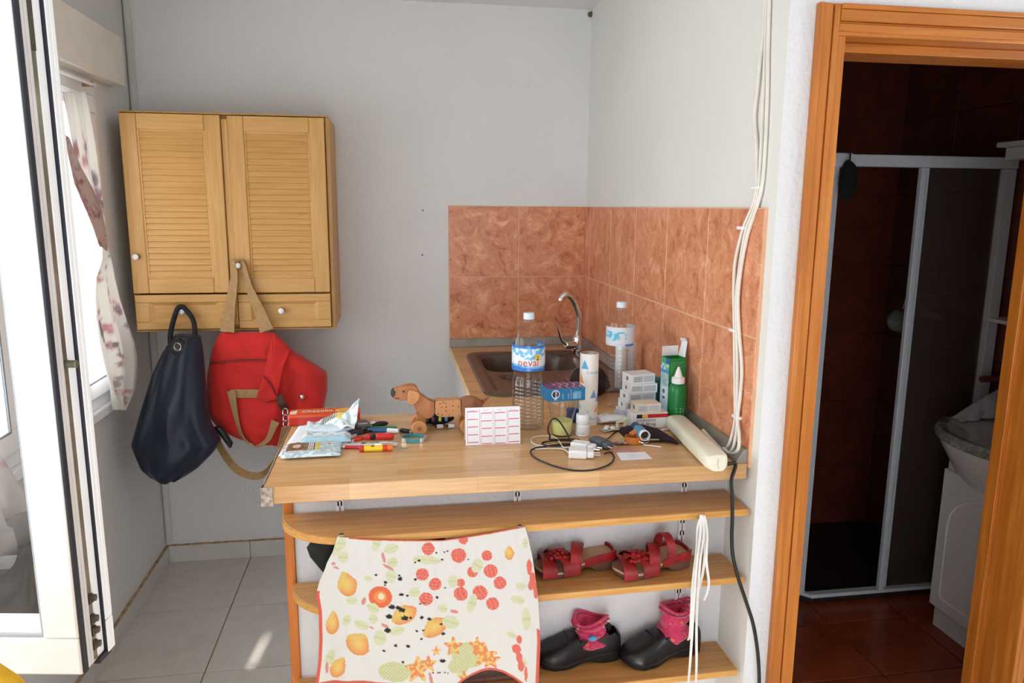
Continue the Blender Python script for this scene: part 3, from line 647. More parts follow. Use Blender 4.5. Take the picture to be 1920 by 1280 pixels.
obj('side_body', MB().cyl((fx-.015, fy-.01, ZC+.042), (fx-.062, fy-.034, ZC+.046), .019, .016), CHROME, fa, FA, bevel=.003)
obj('lever', MB().tube(spl([(fx-.058, fy-.032, ZC+.05), (fx-.080, fy-.045, ZC+.07), (fx-.094, fy-.05, ZC+.11), (fx-.102, fy-.05, ZC+.14)], 6), lambda t: .0075-.003*t, 10), CHROME, fa, FA)

# ================================================================ shelves on slotted uprights
def upright(px_, lab):
    u = thing('shelf_upright', lab, 'upright', (px_, KY, .02), group='slotted shelf uprights')
    b = MB(); b.span((px_-.009, KY-.003, .02), (px_+.009, KY-.0004, ZC-.05)); b.span((px_-.009, KY-.011, .02), (px_-.006, KY-.003, ZC-.05)); b.span((px_+.006, KY-.011, .02), (px_+.009, KY-.003, ZC-.05))
    for k in range(26): b.span((px_-.006, KY-.0105, .02+k*.034), (px_+.006, KY-.0085, .02+k*.034+.012))
    b.span((px_-.006, KY-.0105, .02), (px_-.002, KY-.0085, ZC-.05)); b.span((px_+.002, KY-.0105, .02), (px_+.006, KY-.0085, ZC-.05))
    obj('channel', b, WHITEP, u, (px_, KY, .02), smooth=False)
    for zz in (.07, .60):
        s = MB().cyl((px_, KY-.0112, zz+.016), (px_, KY-.009, zz+.016), .003, .002, 8); obj('screw', s, STEEL, u, (px_, KY, .02))
    for z in (.858, .674, .411):
        bk = MB(); M = Matrix.Translation((px_-.0015, 0, 0)) @ Matrix(((0, 0, 1, 0), (1, 0, 0, 0), (0, 1, 0, 0), (0, 0, 0, 1)))
        bk.ext([(KY-.0115, z-.0195), (KY-.0115, z-.05), (KY-.03, z-.045), (KY-.12, z-.025), (KY-.12, z-.0195)], 0, .003, M)
        obj('bracket', bk, WHITEP, u, (px_, KY, .02), smooth=False)
    return u
ux = [(-0.142,1.790,0.870)[0], (0.304,1.790,0.873)[0], (0.755,1.790,0.718)[0]]
upright(ux[0], 'white slotted shelf upright at the towel side, near the edge board')
upright(ux[1], 'white slotted shelf upright in the middle, mostly behind the towel')
upright(ux[2], 'white slotted shelf upright behind the sandal and the clog on the bare side')
def shelf(zt, xl, lab):
    yl, yr = 1.622, 1.648; xr = .872; th = .0175; n = 14
    pts = [(xr, KY-.0125), (xl+.002, KY-.0125)]
    r = .145
    for k in range(n+1):
        a = math.pi/2*k/n; pts.append((xl+r*1.25*(1-math.cos(a)), KY-.02-(KY-.02-yl)*math.sin(a)))
    pts.append((xr, yr))
    s = thing('wooden_shelf', lab, 'shelf', (.3, 1.70, zt-th), group='oak shelves under the worktop')
    obj('board', MB().ext(pts, zt-th, zt), SHELFW, s, (.3, 1.70, zt-th), bevel=.0012)
    f = [(x, y-.0005) for x, y in pts[2:]]; out = [(x-.002 if i < n else x, y-.0022) for i, (x, y) in enumerate(f)]
    b = MB(); poly = f+out[::-1]
    obj('edging', MB().ext(poly, zt-th+.0005, zt-.0005), SHELFE, s, (.3, 1.70, zt-th), smooth=False)
    return s
shelf(.858, -.276, 'bare oak shelf, topmost of three, holding up the towel')
shelf(.674, -.260, 'oak shelf carrying the red sandals, middle of three')
shelf(.411, -.260, 'oak shelf carrying the black clogs, lowest of three')

# ================================================================ tea towel with printed fruit
TY = 1.608
tl = [(0, 592, 1290), (0, 0, 0)]
tow = [(1006, 632, 760, 985), (1030, 625, 0, 992), (1060, 611, 0, 999), (1095, 597, 0, 1004), (1115, 592, 0, 1007), (1150, 597, 0, 1010), (1200, 598, 0, 1012), (1240, 596, 0, 1010), (1290, 590, 0, 1008)]
TO = (-0.174,1.608,0.870)
def tw_px(u, v):                                              # picture-like outline of the cloth, turned into metres on its own plane
    yb = 1292-12*math.sin(u*5)-(0 if u < .62 else 52*math.sin((u-.62)/.38*math.pi)**.8*(.9))
    yt = 1007-(0 if u < .55 else 20*((u-.55)/.45)**1.2)+9*math.sin(u*math.pi)**.7*(1-.4*u)
    y = yt+(yb-yt)*v
    tab = [(r[0], r[1], r[3]) for r in tow]
    a, c = itp(tab, 1006+(1290-1006)*v)
    return a+(c-a)*u, y
KX = Vector((0.314,1.608,0.838))-Vector((-0.174,1.608,0.870))
_g = [[(-0.197,1.608,0.879), (0.064,1.608,0.862), (0.339,1.608,0.844)], [(-0.205,1.608,0.685), (0.061,1.608,0.662), (0.342,1.608,0.638)], [(-0.213,1.608,0.483), (0.058,1.608,0.454), (0.345,1.608,0.423)]]
def q2(a, b_, c, t): return [p*(1-t)*(1-2*t)+q*4*t*(1-t)+r*t*(2*t-1) for p, q, r in zip(a, b_, c)]
def plane(x, y):
    s, t = (x-580)/440, (y-1000)/300
    return q2(q2(*_g[0], s), q2(*_g[1], s), q2(*_g[2], s), t)
def towf(u, v):
    x, y = tw_px(u, v); p = plane(x, y)
    d = .006*math.sin(u*11+.6*math.sin(v*3))*v+.008*math.sin(u*4.2+2.2*v)*v+.003*noise(u*8, v*7)*(v+.2)+.0035*noise(u*17+v*5, v*6-u*4, 4)*(v*.6+.4)+.0016*noise(u*34, v*18, 2)
    d += .010*math.exp(-((u-.05)/.06)**2)*v - .008*math.exp(-((u-.93)/.05)**2)*v
    return (p[0], p[1]+d-.002*v+.006*(1-v)**4, p[2])
FR = []                                                       # printed motifs: kind, x, y, radius x, radius y, turn
def fr(k, x, y, rx, ry, a=0): FR.append((k, x, y, rx, ry, math.cos(a), math.sin(a)))
for x, y, s in ((803,1030,12),(860,1042,14),(792,1077,12),(816,1095,12),(799,1122,13),(869,1013,9),(913,1042,10),(886,1072,10),(920,1070,13),(937,1091,12),(864,1113,13),(900,1110,14),(923,1129,12),(864,1093,8)): fr('berry', x, y, s, s*.95)
for x, y, rx, ry, a in ((650,1096,19,24,-.3),(623,1172,13,23,.1),(672,1208,24,22,.6),(634,1256,14,22,.5)): fr('pear', x, y, rx, ry, a)
fr('apple', 713, 1119, 22, 20); fr('pear', 757, 1150, 26, 17, -.5); fr('pear', 815, 1173, 27, 17, -.6); fr('pear', 955, 1036, 9, 13)
for x, y, rx, ry, a in ((706,1020,7,16,.4),(733,1030,14,9,-.4),(736,1055,10,10,0),(643,1046,10,11,0),(630,1030,8,14,.3),(640,1020,8,12,0),(690,1085,7,6,0),(733,1080,10,12,.2),(700,1140,12,9,.4),(660,1127,10,8,0),(678,1172,14,8,.3),(650,1165,7,12,.4),(745,1180,14,8,-.3),(713,1195,12,14,.2),(777,1110,10,9,0),(800,1050,26,8,.1),(895,1060,10,14,.5),(885,1130,8,18,.3),(805,1010,8,9,0),(850,1090,9,12,0),(845,1165,16,12,.3),(830,1140,9,8,.2),(700,1160,8,9,0),(618,1240,8,16,.4),(970,1120,13,8,.2),(985,1155,8,20,0),(985,1018,5,10,0),(975,1095,9,7,0),(958,1185,9,6,.4),(980,1235,6,10,0)): fr('leaf', x, y, rx, ry, a)
for x, y, rx, ry in ((880,1225,34,24),(740,1255,30,18),(775,1250,12,12),(860,1245,20,16)): fr('grape', x, y, rx, ry)
for x, y, r in ((850,1210,12),(783,1250,16),(803,1240,11),(908,1226,16),(895,1208,11),(920,1235,12),(870,1268,9),(818,1218,6)): fr('vine', x, y, r, r)
for x, y, rx, ry in ((992,1062,5,14),(998,1085,6,14),(1004,1105,5,14),(995,1095,6,8),(967,1210,8,9),(972,1225,6,9),(975,1240,6,10),(972,1192,5,8),(984,1255,3,14)): fr('berry2', x, y, rx, ry)
for x, y, rx, ry, a in ((719,1046,3,10,-.3),(728,1064,12,2.5,.5),(625,1058,4,3,0),(630,1066,6,2,.5),(682,1128,4,7,.3),(722,1172,8,3,.4),(697,1177,5,2,.5),(852,1146,8,3,.2),(612,1258,3,10,0),(808,1268,3,14,-.2)): fr('twig', x, y, rx, ry, a)
rs_ = random.Random(4)
SP = [(705,1078,2.2),(723,1092,2.5),(722,1097,1.8),(750,1085,3.6),(749,1079,2),(779,1086,2.6),(753,1114,3),(764,1116,2),(735,1137,5),(747,1138,4),(754,1142,4.5),(730,1155,4.5),(759,1157,5),(770,1156,2),(727,1180,4.5),(791,1156,3),(805,1158,3),(794,1180,2),(781,1180,2),(790,1195,2),(742,1207,2.6),(765,1209,3.2),(720,1218,2),(827,1168,2),(831,1186,3),(830,1235,4),(756,1236,2),(820,1120,2.4),(786,1051,2.4),(778,1055,1.8),(829,1050,2),(833,1036,1.6),(839,1035,1.6),(818,1037,1.8),(878,1049,1.6),(835,1102,1.6),(788,1131,1.6),(795,1130,1.4),(821,1256,1.6),(812,1256,1.4),(840,1257,1.4),(825,1256,1.4),(833,1256,1.4)]
def towc(u, v):
    x, y = tw_px(u, v); c = (230, 228, 225)
    for k, X, Y, rx, ry, ca, sa_ in FR:
        dx, dy = x-X, y-Y
        if abs(dx) > 40 or abs(dy) > 40: continue
        p, q = (dx*ca+dy*sa_)/rx, (-dx*sa_+dy*ca)/ry
        if k == 'pear':
            w_ = 1 if q > 0 else 1+.9*q*.55
            d = math.hypot(p/max(.25, w_), q)
        elif k == 'vine': d = math.hypot(p, q)*(1+.35*math.sin(5*math.atan2(q, p)))
        else: d = math.hypot(p, q)
        if d < 1:
            if k == 'pear': t = d**1.6; k_ = tuple(a*(1-t)+b_*t for a, b_ in zip((236, 206, 122), (230, 150, 94) if (p+q) > -.5 else (226, 190, 112)))
            elif k == 'apple': k_ = (236, 226, 190) if math.hypot(dx-2, dy+1) < 6 else ((232, 118, 74) if d > .55 else (238, 152, 92))
            elif k == 'berry': k_ = (240, 164, 148) if (math.sin(dx*1.9)*math.sin(dy*1.9) > .45) else (226, 108, 94)
            elif k == 'berry2': k_ = (228, 120, 104)
            elif k == 'leaf': k_ = (218, 220, 186) if (abs(q) > .12) else (206, 210, 166)
            elif k == 'grape': k_ = (220, 220, 176) if (math.sin(dx*.9)*math.sin(dy*.9) > .2) else (206, 206, 158)
            elif k == 'vine': k_ = (230, 150, 98) if noise(x*.16, y*.16) > -.05 else (236, 202, 126)
            else: k_ = (220, 150, 138)
            c = k_
    for X, Y, r in SP:
        if abs(x-X) < r*1.6 and abs(y-Y) < r*1.2 and math.hypot((x-X)/1.3, (y-Y)*1.1) < r*(1+.5*noise(x*.4, y*.4)): c = (44, 46, 44)
    if v < .008 and u > .06 or u < .014 and v > .36 or v > .985 or (u > .985 and v > .6): c = (222, 106, 90)
    return c
o = painted('tea_towel', towf, 300, 210, towc, CLOTHP, None, TO, .0012); o.location = TO
tag(o, 'white tea towel printed with fruit and dark stains, hanging from the top shelf', 'tea towel')
for p in ((-0.128,1.612,0.868), (0.282,1.612,0.863)): obj('pin', MB().box((p[0], p[1]+.005, p[2]+.0005), (.010, .012, .002)), STEEL, o, TO)

# ================================================================ wall cabinet
CY = 3.05; CA = (-.62, 3.2, 1.12)
cb = thing('kitchen_cabinet', 'oak wall cabinet with two louvred doors above two small drawers', 'cabinet', CA)
cx0, cx1, cz0, cz1 = -.992, -.232, 1.116, 1.936
b = MB(); b.span((cx0, CY+.02, cz0), (cx0+.016, YB-.001, cz1)); b.span((cx1-.016, CY+.02, cz0), (cx1, YB-.001, cz1)); b.span((cx0+.016, CY+.02, cz1-.016), (cx1-.016, YB-.001, cz1)); b.span((cx0+.016, CY+.02, cz0), (cx1-.016, YB-.001, cz0+.016)); b.span((cx0+.016, YB-.008, cz0+.016), (cx1-.016, YB-.001, cz1-.016))
b.span((-.6305, CY-.008, cz0+.016), (-.6075, YB-.01, cz1-.016)); b.span((cx0+.016, CY+.01, 1.245), (-.63, YB-.01, 1.255)); b.span((-.60, CY+.01, 1.245), (cx1-.016, YB-.01, 1.255))
b.span((cx0, CY+.004, cz0), (cx0+.004, CY+.02, cz1)); b.span((cx1-.016, CY+.006, cz0), (cx1, CY+.02, cz1)); b.span((cx0, CY-.002, cz0-.006), (cx1-.008, CY+.03, cz0)); b.span((cx0, CY-.004, cz1), (cx1-.008, CY+.06, cz1+.006))
obj('carcass', b, OAK, cb, CA, bevel=.0015)
KNOB = MB().lathe([(.009, 0), (.010, .003), (.006, .007), (.005, .012)], 16)
def knob(parent, p, at):
    M = Matrix.Translation(p) @ Matrix.Rotation(math.pi/2, 4, 'X')
    k = obj('knob', MB().lathe([(.005, .010), (.010, .014), (.0125, .020), (.011, .026), (.006, .0295)], 20, M), PORC, parent, at)
    obj('knob_base', MB().lathe([(.0115, 0), (.0115, .003), (.006, .007), (.005, .012)], 16, M), mat('knob_bronze', (110, 92, 70), .4, .6), k, at)
def door(x0, x1, z0, z1):
    st, d = .058, .018
    b = MB(); b.span((x0, CY-d, z0), (x0+st, CY, z1)); b.span((x1-st, CY-d, z0), (x1, CY, z1))
    dd = obj('door', b, OAK, cb, CA, bevel=.003)
    obj('rail', MB().span((x0+st, CY-d, z0), (x1-st, CY, z0+st)), OAKH, dd, CA, bevel=.003); obj('rail', MB().span((x0+st, CY-d, z1-st), (x1-st, CY, z1)), OAKH, dd, CA, bevel=.003)
    b = MB(); i = .007
    for a, c in (((x0+st-.001, z0+st-.001), (x0+st+i, z1-st+.001)), ((x1-st-i, z0+st-.001), (x1-st+.001, z1-st+.001)), ((x0+st+i, z0+st-.001), (x1-st-i, z0+st+i)), ((x0+st+i, z1-st-i), (x1-st-i, z1-st+.001))): b.span((a[0], CY-d+.004, a[1]), (c[0], CY-.002, c[1]))
    obj('bead_moulding', b, OAKH, dd, CA, bevel=.0015)
    n = 24; hh = (z1-z0-2*st-2*i)/n; sl_ = None
    for k in range(n):
        if sl_ is None:
            M = Matrix.Rotation(math.radians(-16), 4, 'X')
            sl_ = obj('slat', MB().box((0, 0, 0), (x1-x0-2*st-2*i, .0055, hh*1.16), M), OAKH, dd, bevel=.0012, smooth=False); s = sl_
        else: s = sl_.copy(); COL.objects.link(s); s.parent = dd
        s.location = Vector(((x0+x1)/2, CY-.0095, z0+st+i+hh*(k+.5)))-Vector(CA)
    obj('back_panel', MB().span((x0+st, CY-.0018, z0+st), (x1-st, CY-.0004, z1-st)), OAKH, dd, CA, smooth=False)
    return dd
def drawer(x0, x1, z0, z1):
    d, s1, s2 = .018, .050, .030
    b = MB(); b.span((x0, CY-d, z0), (x1, CY, z0+s2)); b.span((x0, CY-d, z1-s2), (x1, CY, z1)); b.span((x0, CY-d, z0+s2), (x0+s1, CY, z1-s2)); b.span((x1-s1, CY-d, z0+s2), (x1, CY, z1-s2))
    dd = obj('drawer', b, OAKH, cb, CA, bevel=.002)
    a_ = [(x0+s1, z0+s2), (x1-s1, z0+s2), (x1-s1, z1-s2), (x0+s1, z1-s2)]; c_ = [(x0+s1+.016, z0+s2+.012), (x1-s1-.016, z0+s2+.012), (x1-s1-.016, z1-s2-.012), (x0+s1+.016, z1-s2-.012)]
    vs = [(x, CY-d+.002, z) for x, z in a_]+[(x, CY-d+.009, z) for x, z in c_]+[(x, CY-.001, z) for x, z in a_]
    obj('recessed_panel', MB().add(vs, [(0, 1, 5, 4), (1, 2, 6, 5), (2, 3, 7, 6), (3, 0, 4, 7), (4, 5, 6, 7), (8, 11, 10, 9)]), OAKH, dd, CA, smooth=False)
    return dd
zd = 1.262
d1 = door(cx0+.005, -.632, zd, cz1-.003); d2 = door(-.606, cx1-.0175, zd-.002, cz1-.004)
e1_ = drawer(cx0+.008, -.628, cz0+.004, zd-.006); e2_ = drawer(-.604, cx1-.0175, cz0+.004, zd-.008)
k1, k2, k3, k4 = (-0.962,3.025,1.404), (-0.593,3.025,1.370), (-0.810,3.025,1.193), (-0.439,3.025,1.190)
for par, k in ((d1, k1), (d2, k2), (e1_, k3), (e2_, k4)): knob(par, Vector((k[0], CY-.018, k[2])), CA)

# ================================================================ bags hanging from the cabinet knobs
def sup(a, e): c = math.cos(a); return math.copysign(abs(c)**e, c)
def bagloft(tab, n, m_, y0, dep, wr_, ex=.75):
    rs = []
    for j in range(m_+1):
        t = j/m_; i = t*(len(tab)-1); k = min(int(i), len(tab)-2); f = i-k
        L = [a*(1-f)+b_*f for a, b_ in zip(tab[k][0], tab[k+1][0])]; Rr = [a*(1-f)+b_*f for a, b_ in zip(tab[k][1], tab[k+1][1])]
        cx, z, hw = (L[0]+Rr[0])/2, (L[2]+Rr[2])/2, (Rr[0]-L[0])/2; dd = dep(t); slope = (Rr[2]-L[2])/2
        ring = []
        for q in range(n):
            a = 2*math.pi*q/n; c, s = sup(a, ex), sup(a-math.pi/2, ex)
            w_ = wr_(c, s, t); ring.append((cx+hw*c, y0(t)+s*dd*(1+w_), z+slope*c))
        rs.append(ring)
    return rs
def yk(p): return p
BY = 2.94
nt_ = [((-0.824,2.880,1.116), (-0.735,2.880,1.110)), ((-0.839,2.880,1.088), (-0.730,2.880,1.087)), ((-0.864,2.880,1.054), (-0.723,2.880,1.051)), ((-0.900,2.880,0.978), (-0.719,2.880,0.972)), ((-0.927,2.880,0.899), (-0.716,2.880,0.892)), ((-0.946,2.880,0.839), (-0.712,2.880,0.831)), ((-0.966,2.880,0.776), (-0.701,2.880,0.765)), ((-0.988,2.880,0.712), (-0.670,2.880,0.704)), ((-0.974,2.880,0.671), (-0.698,2.880,0.662)), ((-0.959,2.880,0.620), (-0.748,2.880,0.613)), ((-0.931,2.880,0.586), (-0.793,2.880,0.583)), ((-0.898,2.880,0.569), (-0.827,2.880,0.566))]
NAVY = mat('navy_nylon', (17, 27, 48), .45, var=.12, scale=9, bmp=.12, bscale=500, sheen=.05)
nb = thing('navy_bag', 'navy blue slouchy nylon bag hanging from a drawer knob by its handle', 'bag', (-0.816,2.880,0.642))
NA = (-0.816,2.880,0.642)
rs = bagloft(nt_, 56, 44, lambda t: 2.955-.065*min(1, t*2), lambda t: .030+.068*math.sin(min(1, t*1.15)*math.pi*.55)*(1 if t < .85 else 1-2.2*(t-.85)), lambda c, s, t: .14*math.sin(c*5+t*2)*(1-t*.3)+.20*noise(c*3, s*2+5, t*5)+.08*noise(c*8, s*3, t*3))
obj('body', MB().rings(rs), NAVY, nb, NA, sub=1)
op = rs[2]; zc = sum(p[2] for p in op)/len(op); mx_ = sum(p[0] for p in op)/len(op)
lin_ = MB().blob((-0.801,2.905,1.064), (.048, .028, .036), 16, 10, lambda d: 1+.15*noise(d.x*40, d.z*40)); obj('opening_shade', lin_, BLACKP, nb, NA)  # black lump standing in for the shade inside the bag's mouth
obj('handle', MB().tube(spl([(-0.838,2.930,1.066), (-0.840,2.950,1.118), (-0.834,2.985,1.168), (k3[0]-.012, 3.005, k3[2]+.014), (k3[0]+.002, 3.006, k3[2]+.019), (k3[0]+.014, 3.005, k3[2]+.012), (-0.764,2.985,1.163), (-0.752,2.950,1.110), (-0.748,2.930,1.058)], 8), .0095, 10), mat('black_webbing', (18, 20, 26), .7), nb, NA)
obj('ring', MB().tube([Vector((-0.791,2.852,1.084))+Vector((.012*math.cos(a), -.002, .014*math.sin(a))) for a in [k*math.pi/8 for k in range(16)]], .002, 6, True), CHROME, nb, NA)
fl_ = MB().grid(lambda u, v: tuple(Vector((-0.844,2.900,1.076)).lerp(Vector((-0.729,2.900,1.094)), u)+Vector((0, -.008-.02*math.sin(u*math.pi), -.004-.055*v*(1-.9*u)))), 14, 8); obj('opening_flap', fl_, NAVY, nb, NA, solid=.003) if False else None
pk = MB().rings([[tuple(Vector(p)+Vector((.016*math.cos(a)*s, .012*math.sin(a), 0))) for a in [q*math.pi/5 for q in range(10)]] for p, s in (((-0.688,2.930,0.749), 1), ((-0.666,2.930,0.716), 1), ((-0.648,2.930,0.683), .9), ((-0.645,2.930,0.665), .3))]); obj('strap_end', pk, BLACKP, nb, NA)
rt_ = [((-0.669,3.050,1.111), (-0.476,3.050,1.107)), ((-0.694,3.050,1.077), (-0.448,3.050,1.078)), ((-0.714,3.050,1.040), (-0.413,3.050,1.029)), ((-0.730,3.050,0.980), (-0.336,3.050,0.970)), ((-0.744,3.050,0.926), (-0.276,3.050,0.921)), ((-0.750,3.050,0.862), (-0.279,3.050,0.847)), ((-0.752,3.050,0.792), (-0.294,3.050,0.777)), ((-0.738,3.050,0.751), (-0.305,3.050,0.725)), ((-0.712,3.050,0.716), (-0.326,3.050,0.685)), ((-0.656,3.050,0.678), (-0.379,3.050,0.650)), ((-0.595,3.050,0.648), (-0.454,3.050,0.630))]
RED = mat('red_canvas', (205, 34, 28), .8, var=.07, scale=10, bmp=.25, bscale=600, sheen=.2)
rb = thing('red_bag', 'red canvas duffel bag with beige straps hanging from a cabinet door knob', 'bag', (-0.529,2.960,0.734)); RA = (-0.529,2.960,0.734)
def rw_(c, s, t):
    f = .10*noise(c*3, s*2, t*4)+.07*noise(c*7+2, s*2, t*9)+.03*noise(c*16, 3, t*15)
    if s < 0: f += -.30*math.exp(-((c-.30-.25*(1-t))/.09)**2)*sm(.08, .3, t)+.28*math.exp(-((c-.14-.30*(1-t))/.12)**2)*sm(.1, .35, t)*sm(.85, .6, t)+.12*math.sin(c*9+t*5)*sm(.4, .7, t)*.6
    return f
rs = bagloft(rt_, 72, 46, lambda t: 3.01+.07*min(1, t*2), lambda t: .016+.095*math.sin(min(1, t*1.2)*math.pi*.5)*(1 if t < .8 else 1-1.6*(t-.8)), rw_, .62)
obj('body', MB().rings(rs), RED, rb, RA, sub=1)
WEB = mat('beige_webbing', (172, 136, 92), .8, var=.06, scale=60, bmp=.3, bscale=900)
def front(x, y, d=0): return x
def onbag(px3, lift=.006):                                    # push a point out to just in front of the bag's skin
    p = Vector(px3); best = None
    for r in rs:
        for q in r:
            if abs(q[0]-p.x) < .02 and abs(q[2]-p.z) < .02 and (best is None or q[1] < best): best = q[1]
    return Vector((p.x, (best if best is not None else p.y)-lift, p.z))
kx, kz = k2[0], k2[2]
hp = [(-0.642,2.985,1.114), (-0.631,3.005,1.199), (-0.609,3.012,1.324), (kx-.016, 3.010, kz+.012), (kx, 3.010, kz+.019), (kx+.018, 3.010, kz+.008), (-0.554,3.010,1.282), (-0.522,3.000,1.199), (-0.494,2.985,1.116)]
hp2 = spl(hp, 8)
obj('top_handle', MB().ribbon(hp2, lambda t: .026+.028*abs(2*t-1)**2, .003, lambda t: (.55+.45*abs(2*t-1), -.75*(1-abs(2*t-1)), 0)), WEB, rb, RA)
zl = [onbag(p, .004) for p in ((-0.716,2.980,0.988), (-0.680,2.980,0.994), (-0.640,2.980,0.999), (-0.589,2.980,1.002), (-0.539,2.980,1.001), (-0.499,2.980,1.000))]
obj('zip', MB().ribbon(spl(zl, 5), .007, .003, (0, 0, 1)), mat('dark_red_zip', (120, 18, 24), .6), rb, RA)
wp = [onbag(p, .005) for p in ((-0.643,2.980,0.868), (-0.607,2.980,0.867), (-0.567,2.980,0.865), (-0.530,2.980,0.864))]
obj('webbing_band', MB().ribbon(spl(wp, 5), .034, .003, (0, 0, 1)), WEB, rb, RA)
sh_ = [onbag(p, .012) for p in ((-0.638,2.980,0.881), (-0.630,2.980,0.820), (-0.619,2.980,0.754), (-0.606,2.980,0.704), (-0.581,2.980,0.666), (-0.547,2.980,0.655), (-0.509,2.980,0.678), (-0.486,2.980,0.726), (-0.472,2.980,0.759))]
obj('front_handle', MB().ribbon(spl(sh_, 6), lambda t: .034-.014*math.sin(math.pi*t), .003, lambda t: (1, -.2-1.1*math.sin(math.pi*t), .25*math.sin(6*t))), WEB, rb, RA)
fd = [onbag(p, .016) for p in ((-0.469,2.980,1.110), (-0.406,2.980,1.040), (-0.431,2.980,0.983), (-0.464,2.980,0.847), (-0.511,2.980,0.833), (-0.543,2.980,0.851), (-0.510,2.980,0.946))]
fc = sum(fd, Vector())/len(fd)+Vector((0, -.012, 0))
def flapf(u, v):
    n = len(fd); i = u*n; k = int(i) % n; f = i-int(i); e = fd[k].lerp(fd[(k+1) % n], f); return tuple(fc.lerp(e, v))
obj('folded_corner', MB().grid(flapf, 42, 6), RED, rb, RA, solid=.004)
obj('corner_zip', MB().ribbon([onbag(p, .034) for p in ((-0.508,2.980,0.942), (-0.483,2.980,0.906), (-0.461,2.980,0.866))], .006, .003, (0, 0, 1)), mat('dark_red_zip', (120, 18, 24), .6), rb, RA)
lt = [onbag(p, .012) for p in ((-0.457,2.980,0.862), (-0.446,2.980,0.831), (-0.435,2.980,0.802))]
obj('leather_tab', MB().ribbon(spl(lt, 4), .03, .005, (1, 0, .35)), mat('brown_leather', (74, 44, 30), .5), rb, RA)
cl = MB()
for dx, dz in ((0, -.01), (.001, -.036), (.0, -.06), (-.004, -.085)):
    p = lt[-1]+Vector((dx, -.004, dz)); cl.tube([p+Vector((.010*math.cos(a), .003*math.sin(3*a), .015*math.sin(a))) for a in [k*math.pi/7 for k in range(14)]], .0028, 6, True)
obj('snap_hook', cl, CHROME, rb, RA)
st_ = onbag((-0.371,2.980,0.846), .008); obj('stud', MB().blob(st_, (.010, .007, .010)), CHROME, rb, RA)
ss = [(-0.701,2.970,0.676), (-0.675,2.950,0.633), (-0.634,2.930,0.581), (-0.585,2.930,0.547), (-0.534,2.930,0.545), (-0.491,2.930,0.592), (-0.449,2.920,0.666), (-0.422,2.880,0.754)]
obj('shoulder_strap', MB().ribbon(spl(ss, 6), .036, .003, lambda t: (.5, -.3, .9)), WEB, rb, RA)

# ================================================================ shoes and socks on the shelves
def at_axis(heel, toe):
    h, t = Vector(heel), Vector(toe); d = t-h; a = math.atan2(d.y, d.x); return h, a
def foot(s): return itp([(0, .024), (.05, .031), (.15, .035), (.35, .034), (.5, .037), (.68, .046), (.82, .045), (.92, .035), (.97, .022), (1, .006)], s)[0]
def clog(lab, heel, toe, L=.232):
    h, a = at_axis(heel, toe); t = thing('black_clog', lab, 'shoe', h, a, 'black leather clogs')
    so = []; n = 26
    lo_, hi_ = [], []
    for k in range(n+1):
        s = k/n; w_ = foot(s)*1.04; lift = .012*max(0, (s-.8)/.2)**2; arch_ = .010*math.exp(-((s-.42)/.12)**2)
        zt = itp([(0, .028), (.3, .026), (.5, .019), (.7, .014), (1, .018)], s)[0]+lift
        so.append([(s*L, -w_, lift+arch_+.0002), (s*L, -w_*1.02, zt), (s*L, w_*1.02, zt), (s*L, w_, lift+arch_+.0002)])
    obj('sole', MB().rings(so), BLACKR, t, bevel=.002)
    rg = []
    for k in range(n+1):
        s = k/n; w_ = foot(s)*1.03; base = itp([(0, .026), (.3, .024), (.5, .017), (.7, .012), (1, .018)], s)[0]
        top = itp([(0, .070), (.06, .081), (.15, .076), (.32, .064), (.45, .070), (.53, .078), (.62, .071), (.75, .058), (.88, .048), (.95, .040), (1, .026)], s)[0]
        ring = []
        opn = .05 < s < .5
        for q in range(19):
            p = q/18
            if not opn:
                al = math.pi*p; ring.append((s*L, -w_*sup(al, .7), base+(top-base)*max(0, math.sin(al))**.62))
            else:
                sg = -1 if p < .5 else 1; e = min(p, 1-p)*2
                if e < .42: f = e/.42; ring.append((s*L, sg*w_*(1-.14*f**2), base+(top-base)*f))
                elif e < .5: ring.append((s*L, sg*w_*.80, top-.001))
                else: f = (e-.5)/.5; ring.append((s*L, sg*w_*(.78-.78*f), max(base+.004, top-.004-(top-base)*.9*min(1, f*2.2))))
        rg.append(ring)
    obj('upper', MB().rings(rg, True, False), mat('black_leather', (20, 20, 22), .36, var=.1, bmp=.2, bscale=220), t)
    obj('vamp_seam', MB().tube([(L*(.60+.035*math.sin(q)), .0385*math.cos(q), .032+.042*max(0, math.sin(q))**.62) for q in [.25+(math.pi-.5)*k/14 for k in range(15)]], .0016, 6), mat('black_elastic', (30, 30, 32), .7), t)
    return t, h, a
c1 = clog('black leather clog with pink sock, half tucked behind the tea towel', (0.580,1.762,0.411), (0.384,1.752,0.411))
c2_ = clog('black leather clog with pink sock, beside the hanging white laces', (0.802,1.762,0.411), (0.605,1.717,0.411))
def sockmat():
    m, nt, b = nodes('pink_sock_knit'); v = mapping(nt, (1, 1, 1.4))
    n = N(nt, 'ShaderNodeTexNoise'); n.inputs['Scale'].default_value = 34; n.inputs['Detail'].default_value = 1; nt.links.new(v, n.inputs['Vector'])
    nt.links.new(ramp(nt, n.outputs[0], [(.30, (238, 216, 226)), (.36, (196, 44, 96)), (.55, (208, 62, 104)), (.62, (172, 34, 76)), (.70, (224, 92, 92))]), b.inputs['Base Color'])
    b.inputs['Roughness'].default_value = .95; b.inputs['Sheen Weight'].default_value = .3; return m
SOCK = sockmat()
